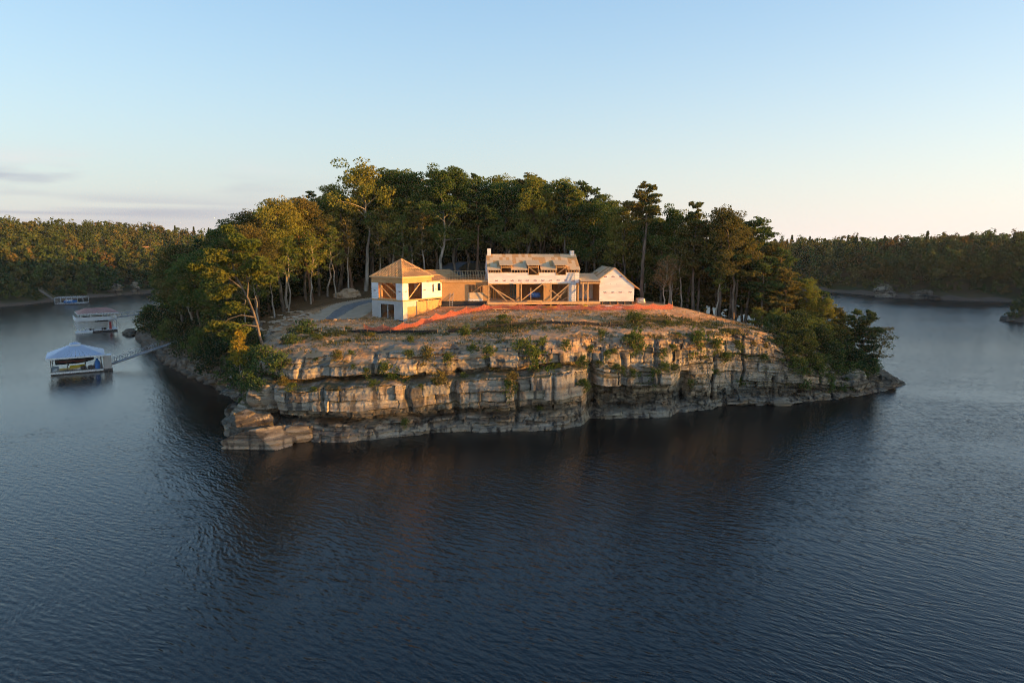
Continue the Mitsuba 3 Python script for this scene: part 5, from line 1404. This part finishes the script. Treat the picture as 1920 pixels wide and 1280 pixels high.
stack('lumber_stack', 'low stack of reddish boards in front of the porch left end', 'lumber', -1.4, 107.9, 5, 5, 3.9, 0.25, 0.11, 'm_lumber_red')
stack('lumber_stack', 'single layer of long pale boards lying below the reddish stack', 'lumber', -0.3, 106.9, 3, 1, 5.2, 0.28, 0.1, 'm_lumber')
stack('lumber_stack', 'loose boards on the ground below the open link', 'lumber', 14.2, 107.9, 3, 1, 2.6, 0.3, 0.12, 'm_lumber_red', 0.2)
stack('white_board', 'pale sheet lying on the ground in front of the gabled wing', 'board', 14.9, 105.9, 2, 1, 1.9, 0.4, 0.08, 'm_white')
stack('lumber_stack', 'boards stacked on the porch floor in the middle bay', 'lumber', 3.6, 110.8, 4, 2, 2.4, 0.2, 0.09, 'm_lumber', 0.1, base=13.70)
stack('lumber_stack', 'reddish boards on the porch floor in the left bay', 'lumber', -0.6, 110.7, 3, 1, 2.2, 0.2, 0.09, 'm_lumber_red', 0.05, base=13.70)


def heap(name, label, cat, x, y, sx, sy, sz, m, seed, base=None):
    r_ = trimesh.creation.icosphere(subdivisions=3)
    v = np.array(r_.vertices)
    v = np.sign(v) * np.abs(v) ** 0.6
    v = v * [sx / 2, sy / 2, sz / 2] * (1 + 0.5 * (meshkit.fbm(v * 1.8 + seed, 3)[:, None] - .5))
    z = hz(x, y) if base is None else base
    k = obj(name, (turn(v, 0.08) + [x, y, z + sz * .42], np.array(r_.faces)), m, smooth=40)
    tag(k, label, cat)


heap('yellow_bundle', 'long flat yellow bundle on the ground before the porch', 'bundle', 5.9, 107.9, 2.3, 0.8, 0.34, 'm_yellow', 3)
heap('yellow_bundle', 'short rounded yellow bundle at the foot of the link posts', 'bundle', 11.4, 107.7, 1.0, 0.8, 0.5, 'm_yellow', 5)
heap('pink_bundle', 'small pink bundle beside the long yellow bundle', 'bundle', 2.9, 107.8, 1.2, 0.6, 0.3, 'm_pink', 7)
heap('white_bag', 'crumpled white wrap on the ground before the gabled wing', 'wrap', 15.3, 107.6, 1.6, 0.7, 0.4, 'm_white', 9)
heap('white_bag', 'second crumpled white wrap farther right before the gabled wing', 'wrap', 16.9, 107.3, 1.3, 0.6, 0.3, 'm_white', 11)
heap('blue_tarp', 'blue tarp over a pile inside the middle bay', 'tarp', 3.7, 113.5, 2.0, 1.0, 0.95, 'm_tarp_blue', 13, base=14.2)
heap('covered_pile', 'pale grey covered pile beside the right wall of the gabled wing', 'pile', 21.6, 114.5, 1.5, 1.0, 1.0, 'm_steel', 15)


def ladder(label, a, b, w, m, rungs):
    k = thing('ladder', label, 'ladder')
    a, b = np.array(a, float), np.array(b, float)
    e = np.array([HC, HS, 0]) * w / 2
    for s_ in (-1, 1):
        put('rail', ubox(m), k, bar_m(a + e * s_, b + e * s_, 0.06, 0.09, up=(0, 1, 0)))
    for i in range(rungs):
        p_ = a + (b - a) * (i + .7) / rungs
        put('rung', ubox(m), k, bar_m(p_ - e, p_ + e, 0.05, 0.05))


ladder('metal ladder leaning on the sheathed wing', (-9.9, 110.4, 12.95), (-9.75, 111.85, 17.0), 0.5, 'm_steel', 12)
ladder('pale ladder standing against the white wrapped right end of the porch', h.p(12.85, -0.75, 0.02), h.p(12.9, -0.08, 4.35), 0.62, 'm_steel', 13)

# old dark house in the wood
cab = thing('dark_cabin', 'dark low roofed house deep in the wood at the top of the drive', 'house')
cx, cy = -24.5, 178.0
cz = hz(cx, cy)
cf_ = Frame(np.array([cx, cy, cz]), np.array([1.0, 0, 0]), np.array([0, 1.0, 0]), cab)
cf_.box('wall', -4, 4, 0, 6, 0, 2.8, 'm_dark')
cf_.prism('roof', [(-4.6, 2.75), (4.6, 2.75), (0, 4.3)], 'v', -.6, 6.6, 'm_membrane')
cf_.box('window', -2.5, -1.2, -.04, .02, 1.0, 2.0, 'm_glassdark')
cf_.box('window', 1.2, 2.5, -.04, .02, 1.0, 2.0, 'm_glassdark')
cf_.box('door', -.5, .5, -.04, .02, 0, 2.1, 'm_lumber_red')

# ---------------------------------------------------------------- docks
def roof_fn(p, n, uv):
    return mx((0.37, 0.44, 0.57), (0.45, 0.52, 0.64), fb(p.x * 1.5, p.y * 1.5, 1.0, 3))


mat('m_roof_blue', roof_fn, 0.35, spec=0.5)
mat('m_roof_red', lambda p, n, uv: mx((0.34, 0.14, 0.10), (0.46, 0.21, 0.15), fb(p.x * 1.5, p.y * 1.5, 1.0, 3)), 0.5)
mat('m_deckwood', lambda p, n, uv: mx((0.33, 0.31, 0.28), (0.45, 0.43, 0.40), fb(p.x * 3, p.y * 3, 1.0, 3)), kind='diffuse')
mat('m_tank_blue', (0.03, 0.15, 0.42), 0.4)
mat('m_kayak', (0.60, 0.45, 0.16), 0.4)
mat('m_red', (0.42, 0.05, 0.05), 0.5)
mat('m_hull', (0.035, 0.036, 0.042), 0.35, spec=0.5)
mat('m_box', (0.50, 0.46, 0.42), 0.6)


def hip(F, key, u0, u1, v0, v1, z0, z1, ridge, m, n=10):
    """A hipped metal roof of single sheets, its ridge that long along u."""
    um, vm = (u0 + u1) / 2, (v0 + v1) / 2
    ra, rb = um - ridge / 2, um + ridge / 2
    faces = [((u0, v0), (u1, v0), (rb, vm), (ra, vm)), ((u1, v0), (u1, v1), (rb, vm), (rb, vm)), ((u1, v1), (u0, v1), (ra, vm), (rb, vm)), ((u0, v1), (u0, v0), (ra, vm), (ra, vm))]
    for fi, (a, b, c, d) in enumerate(faces):
        for i in range(n):
            f0, f1 = i / n + .004, (i + 1) / n - .004
            lo = [np.array(a) * (1 - f) + np.array(b) * f for f in (f0, f1)]
            hi = [np.array(d) * (1 - f) + np.array(c) * f for f in (f0, f1)]
            top = [F.p(*lo[0], z0), F.p(*lo[1], z0), F.p(*hi[1], z1), F.p(*hi[0], z1)]
            bot = [q - [0, 0, .05] for q in top]
            obj('sheet', (np.array(top + bot), np.array([[0, 1, 2], [0, 2, 3], [4, 6, 5], [4, 7, 6], [0, 4, 5], [0, 5, 1], [1, 5, 6], [1, 6, 2], [2, 6, 7], [2, 7, 3], [3, 7, 4], [3, 4, 0]])), m, key)
    F.box('fascia', u0, u1, v0 - .03, v0 + .03, z0 - .28, z0 - .02, 'm_white', key)
    F.box('fascia', u0, u1, v1 - .03, v1 + .03, z0 - .28, z0 - .02, 'm_white', key)
    F.box('fascia', u0 - .03, u0 + .03, v0, v1, z0 - .28, z0 - .02, 'm_white', key)
    F.box('fascia', u1 - .03, u1 + .03, v0, v1, z0 - .28, z0 - .02, 'm_white', key)


DX, DY = np.array([.85, .53, 0]), np.array([-.53, .85, 0])
dk = thing('boat_dock', 'floating boat dock under a pale blue hipped metal roof', 'dock')
D = Frame(np.array([-81.3, 118.2, 0.0]), DX, DY, dk)
for i in range(22):
    D.box('deck_board', i * .364, (i + 1) * .364 - .015, 0, 1.9, .44, .52, 'm_deckwood')
    if i < 3 or i > 17:
        D.box('deck_board', i * .364, (i + 1) * .364 - .015, 1.92, 7.2, .44, .52, 'm_deckwood')
D.box('float', .05, 7.95, .05, 1.85, -.3, .42, 'm_hull')
D.box('float', .05, 1.05, 1.9, 7.15, -.3, .42, 'm_hull')
D.box('float', 6.6, 7.95, 1.9, 7.15, -.3, .42, 'm_hull')
D.box('fender_rail', -.02, 8.02, -.06, .0, .20, .44, 'm_white')
for u in (.15, 2.6, 5.3, 7.8):
    for v in (.15, 7.0):
        D.box('post', u - .06, u + .06, v - .06, v + .06, .5, 3.0, 'm_hull')
for u in (.15, 7.8):
    D.box('roof_beam', u - .05, u + .05, 0, 7.2, 2.85, 3.0, 'm_hull')
D.bar('brace', (.15, .15, 2.2), (.9, .15, 2.9), .06, .06, 'm_hull')
D.bar('brace', (7.8, .15, 2.2), (7.0, .15, 2.9), .06, .06, 'm_hull')
hip(D, dk + '__roof', -.5, 8.4, -.5, 7.7, 3.12, 5.0, 0.5, 'm_roof_blue', 12)
hip(D, dk + '__roof_cap', 3.1, 4.8, 2.8, 4.4, 4.92, 5.25, 0.5, 'm_roof_blue', 4)


def hull(L, W, Hh, pointed=1.0, n=14):
    """A small boat's hull, keel down, bow at +x, decked over."""
    v, f = [], []
    prof = [(-1, 1), (-.96, .55), (-.6, .12), (0, 0), (.6, .12), (.96, .55), (1, 1), (.5, 1.12), (0, 1.18), (-.5, 1.12)]
    for i in range(n + 1):
        t = i / n
        wd = W / 2 * (1 - max(0, (t - .45) / .55) ** 2.2 * pointed) * (0.85 + .15 * min(1, t * 4)) + .01
        rise = Hh * .55 * max(0, (t - .5) / .5) ** 2
        for a, b in prof:
            v.append((t * L - L / 2, a * wd, min(Hh * 1.3, rise + b * (Hh - rise * .6) + (.12 * t * Hh if b >= 1 else 0))))
    k = len(prof)
    for i in range(n):
        for j in range(k):
            a, b = i * k + j, i * k + (j + 1) % k
            f += [[a, b, b + k], [a, b + k, a + k]]
    for i0, sgn in ((0, 1), (n * k, -1)):
        for j in range(1, k - 1):
            f.append([i0, i0 + j + 1, i0 + j] if sgn > 0 else [i0, i0 + j, i0 + j + 1])
    return np.array(v), np.array(f)


def place(F, mesh, u, v, z, ang=0.0):
    p = turn(mesh[0], ang)
    return np.array([F.p(u + a, v + b, z + c) for a, b, c in p]), mesh[1]


bt = thing('motor_boat', 'dark covered motor boat raised on its lift under the blue roof', 'boat')
obj('hull', place(D, hull(6.0, 2.1, .95), 3.7, 3.9, 1.25), 'm_hull', bt, smooth=40)
hv, hf = hull(5.4, 1.9, .5)
obj('cover', place(D, (hv * [1, 1, .75], hf), 3.5, 3.9, 2.15), 'm_dark', bt, smooth=40)
D.box('stripe', 1.2, 5.2, 2.82, 2.86, 1.85, 1.93, 'm_red', bt)
D.box('windscreen', 3.9, 4.1, 3.3, 4.5, 2.5, 2.75, 'm_glassdark', bt)
for i, (u, v, z, L, m, lab, a) in enumerate(((2.9, 1.25, .62, 3.2, 'm_kayak', 'tan kayak lying on the front deck of the blue roofed dock', .05), (4.1, 1.6, .95, 2.4, 'm_yellow', 'yellow kayak propped behind the tan kayak', .12))):
    k = obj('kayak', place(D, hull(L, .7, .30, 1.0), u, v, z, a), m, smooth=40)
    tag(k, lab, 'kayak')
for i, (u, v, s_, lab) in enumerate(((5.0, 1.0, .75, 'dark covered bundle beside the kayaks on the dock'), (6.15, .95, .8, 'dark round bundle next to the blue tank'))):
    r_ = trimesh.creation.icosphere(subdivisions=3)
    vv = np.array(r_.vertices)
    vv = vv * (1 + .6 * (meshkit.fbm(vv * 1.7 + i * 9, 3)[:, None] - .5)) * [s_ * .7, s_ * .5, s_ * .5]
    tag(obj('deck_bundle', place(D, (vv, np.array(r_.faces)), u, v, .52 + s_ * .4), 'm_hull', smooth=40), lab, 'bundle')
ch = thing('deck_chair', 'white folding chair at the left front corner of the dock', 'chair')
D.bar('frame', (.35, .3, .52), (.95, .55, 1.15), .05, .05, 'm_white', ch)
D.bar('seat', (.45, .35, .85), (.95, .35, .9), .4, .04, 'm_white', ch)
D.bar('leg', (.95, .3, .52), (.5, .5, .95), .05, .05, 'm_white', ch)
tk = thing('blue_tank', 'upright bright blue tank with a narrow neck on the dock', 'tank')
ang = np.linspace(0, 2 * np.pi, 25)[:-1]
prof = [(0, .52), (.40, .52), (.42, .6), (.42, 1.75), (.36, 1.95), (.20, 2.02), (.18, 2.35), (0, 2.36)]
vv = np.array([(r * math.cos(a), r * math.sin(a), z) for r, z in prof for a in ang])
ff = [[i * 24 + j, i * 24 + (j + 1) % 24, (i + 1) * 24 + (j + 1) % 24] for i in range(7) for j in range(24)] + [[i * 24 + j, (i + 1) * 24 + (j + 1) % 24, (i + 1) * 24 + j] for i in range(7) for j in range(24)]
obj('shell', place(D, (vv, np.array(ff)), 7.15, .6, 0), 'm_tank_blue', tk, smooth=40)
D.box('band', 6.72, 7.58, .16, 1.04, 1.1, 1.16, 'm_tank_blue', tk)
sb = thing('storage_box', 'tall beige storage locker on the right end of the dock', 'locker')
D.box('float', 8.0, 9.5, .3, 2.6, -.3, .35, 'm_hull', sb)
D.box('body', 8.1, 9.4, .5, 2.2, .36, 2.75, 'm_box', sb)
D.box('lid', 8.05, 9.45, .45, 2.25, 2.75, 2.83, 'm_white', sb)
D.box('door', 8.2, 9.3, .46, .5, .5, 2.6, 'm_box', sb)


def gangway(label, a, b, rail_to, m, w=1.1, bays=9):
    k = thing('gangway', label, 'gangway')
    a, b = np.array(a, float), np.array(b, float)
    d = b - a
    e = np.cross(d / np.linalg.norm(d), [0, 0, 1]) * w / 2
    put('deck', ubox(m), k, bar_m(a, b, w, .10))
    n = bays
    for s_ in (-1, 1):
        put('chord', ubox(m), k, bar_m(a + e * s_ + [0, 0, .08], b + e * s_ + [0, 0, .08], .08, .16))
        put('top_rail', ubox(m), k, bar_m(a + e * s_ + [0, 0, 1.05], a + d * rail_to + e * s_ + [0, 0, 1.05], .06, .06))
        for i in range(n + 1):
            p_ = a + d * rail_to * i / n + e * s_
            put('post', ubox(m), k, bar_m(p_, p_ + [0, 0, 1.05], .06, .06))
            if i < n:
                q_ = a + d * rail_to * (i + 1) / n + e * s_
                put('diagonal', ubox(m), k, bar_m(p_ + [0, 0, .1], q_ + [0, 0, 1.0], .05, .05) if i % 2 else bar_m(p_ + [0, 0, 1.0], q_ + [0, 0, .1], .05, .05))
    return k


gangway('metal gangway from the blue roofed dock up to the rubble shore', D.p(9.2, 2.4, .75), (-66.0, 136.2, 4.0), .62, 'm_steel')
# two storey dock behind
d2 = thing('party_dock', 'white two storey floating dock with a red hipped roof', 'dock')
E = Frame(np.array([-112.6, 174.8, 0.0]), np.array([.8, .6, 0]), np.array([-.6, .8, 0]), d2)
E.box('float', .0, 3.6, -1.0, 2.0, -.3, .42, 'm_white')
E.box('float', 2.6, 9.4, .0, 8, -.3, .40, 'm_hull')
E.box('lower_deck', 2.5, 9.5, -.05, 8, .40, .52, 'm_white')
for i in range(20):
    E.box('picket', .4 + i * .30, .46 + i * .30, .30, .36, .5, 3.0, 'm_white')
for u in (.5, 2.6, 5.2, 7.4, 9.3):
    for v in (.2, 7.6):
        E.box('post', u - .08, u + .08, v - .08, v + .08, .4, 3.1, 'm_white')
E.box('upper_deck', .2, 9.5, 0, 8, 3.02, 3.18, 'm_white')
E.box('railing_panel', .2, 9.5, .0, .06, 3.18, 4.05, 'm_white')
E.box('railing_panel', .2, .26, .0, 8, 3.18, 4.05, 'm_white')
E.box('dark_opening', 4.3, 7.6, .10, .14, 2.68, 3.0, 'm_dark')
E.box('slide', 7.6, 8.1, -.04, .08, .55, 2.5, 'm_red')
E.box('back_wall', .5, 9.2, 5.8, 5.9, .5, 3.0, 'm_white')
for u in (1.4, 3.6, 6.3, 9.1):
    for v in (.3, 7.4):
        E.box('roof_post', u - .11, u + .11, v - .11, v + .11, 3.2, 5.0, 'm_white')
E.box('lounge_row', 2.2, 8.4, 3.4, 4.2, 3.2, 3.9, 'm_dark')
for u in (3.0, 5.8):
    E.box('jet_float', u, u + 1.1, .35, 1.0, .52, .95, 'm_dark')
hip(E, d2 + '__roof', .7, 9.9, -.4, 8.2, 5.0, 6.1, 5.0, 'm_roof_red', 14)
for i in range(9):
    E.box('stair_tread', 8.4 + i * .2, 8.65 + i * .2, -.5, .0, 2.9 - i * .29, 2.98 - i * .29, 'm_dark')
E.bar('stair_rail', (8.4, -.5, 3.9), (10.2, -.5, 1.4), .07, .07, 'm_dark')
gangway('lattice gangway from the red roofed dock to the wooded shore', E.p(9.4, 3, 3.2), (-97.0, 190.0, 4.2), 1.0, 'm_steel', 1.3, 8)
# open frame dock on the far shore
d3 = thing('frame_dock', 'open white frame of a dock with a flat roof at the far left shore', 'dock')
Fd = Frame(np.array([-172.0, 256.0, 0.0]), np.array([.97, .24, 0]), np.array([-.24, .97, 0]), d3)
Fd.box('float', 0, 9.8, 0, 6, -.3, .4, 'm_hull')
Fd.box('deck', 0, 9.8, -.05, 6, .4, .5, 'm_deckwood')
for i in range(6):
    for v in (.1, 5.8):
        Fd.box('post', i * 1.9 + .1, i * 1.9 + .24, v - .07, v + .07, .5, 2.6, 'm_steel')
for v in (.1, 5.8):
    Fd.box('roof_beam', 0, 9.8, v - .08, v + .08, 2.6, 2.8, 'm_steel')
for i in range(6):
    Fd.box('roof_joist', i * 1.9 + .1, i * 1.9 + .2, 0, 6, 2.62, 2.78, 'm_steel')
fb_ = thing('far_boat', 'small blue and white boat inside the open frame dock', 'boat')
obj('hull', place(Fd, hull(4.2, 1.7, .9), 4.6, 2.5, .35), 'm_tank_blue', fb_, smooth=40)
Fd.box('deck_cover', 3.0, 5.2, 1.8, 3.2, 1.3, 1.6, 'm_white', fb_)
gangway('long grey walkway down to the open frame dock on the far shore', Fd.p(0.3, 3, .6), (-184.5, 267, 4.8), 1.0, 'm_scree', 1.2, 8)

# ---------------------------------------------------------------- far shore: rock faces and the house on the hill
def outcrop(label, x, y, sx, sy, sz, seed, ang, m='m_rock_pale'):
    k = thing('rock_outcrop', label, 'rock face')
    r = np.random.RandomState(seed)
    z = -0.4
    while z < sz:
        t = r.uniform(.5, 1.1)
        v, f = rock_mesh(sx * (1 - .55 * (z / sz) ** 1.5) * r.uniform(.85, 1.1), sy, t * 1.5, r.randint(999), 2, 3)
        obj('rock_bed', (turn(v, ang) + [x + r.uniform(-.5, .5), y + z * .35, z + t / 2], f), m, k, smooth=35)
        z += t * .9


outcrop('pale bedded rock face at the waterline of the far right shore', 160.5, 293.5, 8, 3, 5.0, 5, -.75, 'm_rock')
outcrop('lower grey rock face right of the pale one on the far right shore', 170, 281.5, 11, 3, 3.0, 6, -.55, 'm_rock_dark')
outcrop('small grey rock face low on the far left shore', -176.5, 304, 5, 3, 4.5, 7, .9, 'm_rock_dark')
outcrop('second grey rock face beside the small one on the far left shore', -172.5, 312, 4, 3, 5, 8, .9, 'm_rock_dark')
outcrop('low dark ledge at the tip of the wooded point on the right edge', 149, 203.8, 5, 3, 1.0, 9, .3, 'm_rock_dark')
fh = thing('hill_house', 'pale house with brown roof among the trees on the far left hill', 'house')
hxy = np.array([-217.0, 404.0])
hz0 = float(hill_height(hxy[None])[0]) + 4.5
K = Frame(np.array([hxy[0], hxy[1], hz0]), np.array([.9, .43, 0]), np.array([-.43, .9, 0]), fh)
K.box('wall', 0, 6, 0, 7, -5, 3.2, 'm_wrap')
K.prism('roof', [(-.5, 3.1), (7.5, 3.1), (3.5, 6.0)], 'u', -.5, 6.5, 'm_lumber_red')
K.box('wall', 6.01, 11.5, 1.0, 6, -5, 0.6, 'm_wrap')
K.prism('roof', [(.5, .55), (6.5, .55), (3.5, 2.6)], 'u', 6.6, 12, 'm_steel')
for u in (1, 3.2, 7.2, 9.4):
    K.box('window', u, u + 1.2, -.05 if u < 6 else .95, .02 if u < 6 else 1.02, .6 - 1.6 * (u > 6), 1.9 - 1.6 * (u > 6), 'm_glassdark')

# wood farther back on the point, which reads as one dark mass behind the front rows
def back_wood(key, label, area, spacing, seed, h0, h1):
    r = np.random.RandomState(seed)
    x0, y0, x1, y1 = area.bounds
    p = np.c_[r.uniform(x0, x1, 7000), r.uniform(y0, y1, 7000)]
    p = p[shapely.contains_xy(area, p[:, 0], p[:, 1])]
    out = []
    tree = None
    for q in p:
        if all((q[0] - a[0]) ** 2 + (q[1] - a[1]) ** 2 > spacing ** 2 for a in out):
            out.append(q)
    zz = height(np.array(out))
    vs, fs, cs, n = [], [], [], 0
    for (x, y), z in zip(out, zz):
        v, f = FTD[r.randint(3)]
        s = r.uniform(h0, h1) / 12.0
        t = r.uniform(0, 6.28)
        c, q = math.cos(t), math.sin(t)
        vs.append(np.c_[(v[:, 0] * c - v[:, 1] * q) * 1.1 + x, (v[:, 0] * q + v[:, 1] * c) * 1.1 + y, v[:, 2] * s + z])
        cs.append(np.repeat(TINT[[0, 5, 1, 3][r.choice(4, p=[.4, .3, .2, .1])]] * r.uniform(.7, 1.0, (len(v) // 4, 1)), 4, axis=0))
        fs.append(f + n)
        n += len(v)
    scene[key] = mikit.ply((np.vstack(vs), np.vstack(fs)), 'm_far_leaf', color=np.vstack(cs))
    tag(key, label, 'wood', kind='stuff')


def dense_tree(seed, n=620):
    r = np.random.RandomState(seed)
    z = r.uniform(0.03, 1, n) ** 0.85
    a = r.uniform(0, 6.28, n)
    rad = 2.9 * np.sqrt(np.clip(np.sin(np.clip(z * .9 + .12, 0, 1) * np.pi), 0.05, 1)) * r.uniform(.25, 1, n) ** .6
    return cards(np.c_[np.cos(a) * rad, np.sin(a) * rad, z * 12], 0.95, r)


FTD = [dense_tree(i) for i in (11, 12, 13)]
back_wood('back_wood', 'dark depth of the wood far behind the house', Polygon([(-72, 180), (-60, 172), (-45, 176), (-28, 186), (-10, 190), (10, 178), (30, 168), (36, 180), (40, 230), (46, 298), (-94, 298), (-88, 240), (-92, 215)]), 4.6, 41, 13, 18)
back_wood('underwood', 'dark thicket between the trunks of the wood', Polygon([(-90, 178), (-70, 152), (-56, 133), (-47, 128), (-40, 142), (-32, 150), (-26, 160), (-24, 150), (-20, 152), (-14, 180), (-4, 170), (-4, 156), (10, 152), (20, 140), (27, 128), (31, 121), (34, 124), (36, 160), (20, 178), (-10, 188), (-40, 180)]), 4.4, 43, 3.5, 7.5)


# ---------------------------------------------------------------- air
scene['air'] = {'type': 'homogeneous', 'albedo': {'type': 'rgb', 'value': [0.86, 0.93, 0.99]}, 'sigma_t': 0.00007}
scene['haze'] = {'type': 'cube', 'to_world': T().translate([0, 300, 30]).scale([1650, 1650, 36]), 'bsdf': {'type': 'null'}, 'interior': {'type': 'ref', 'id': 'air'}}
labels['haze'] = {'label': 'thin evening haze over the lake', 'category': 'haze', 'kind': 'stuff'}
scene['camera']['medium'] = {'type': 'ref', 'id': 'air'}
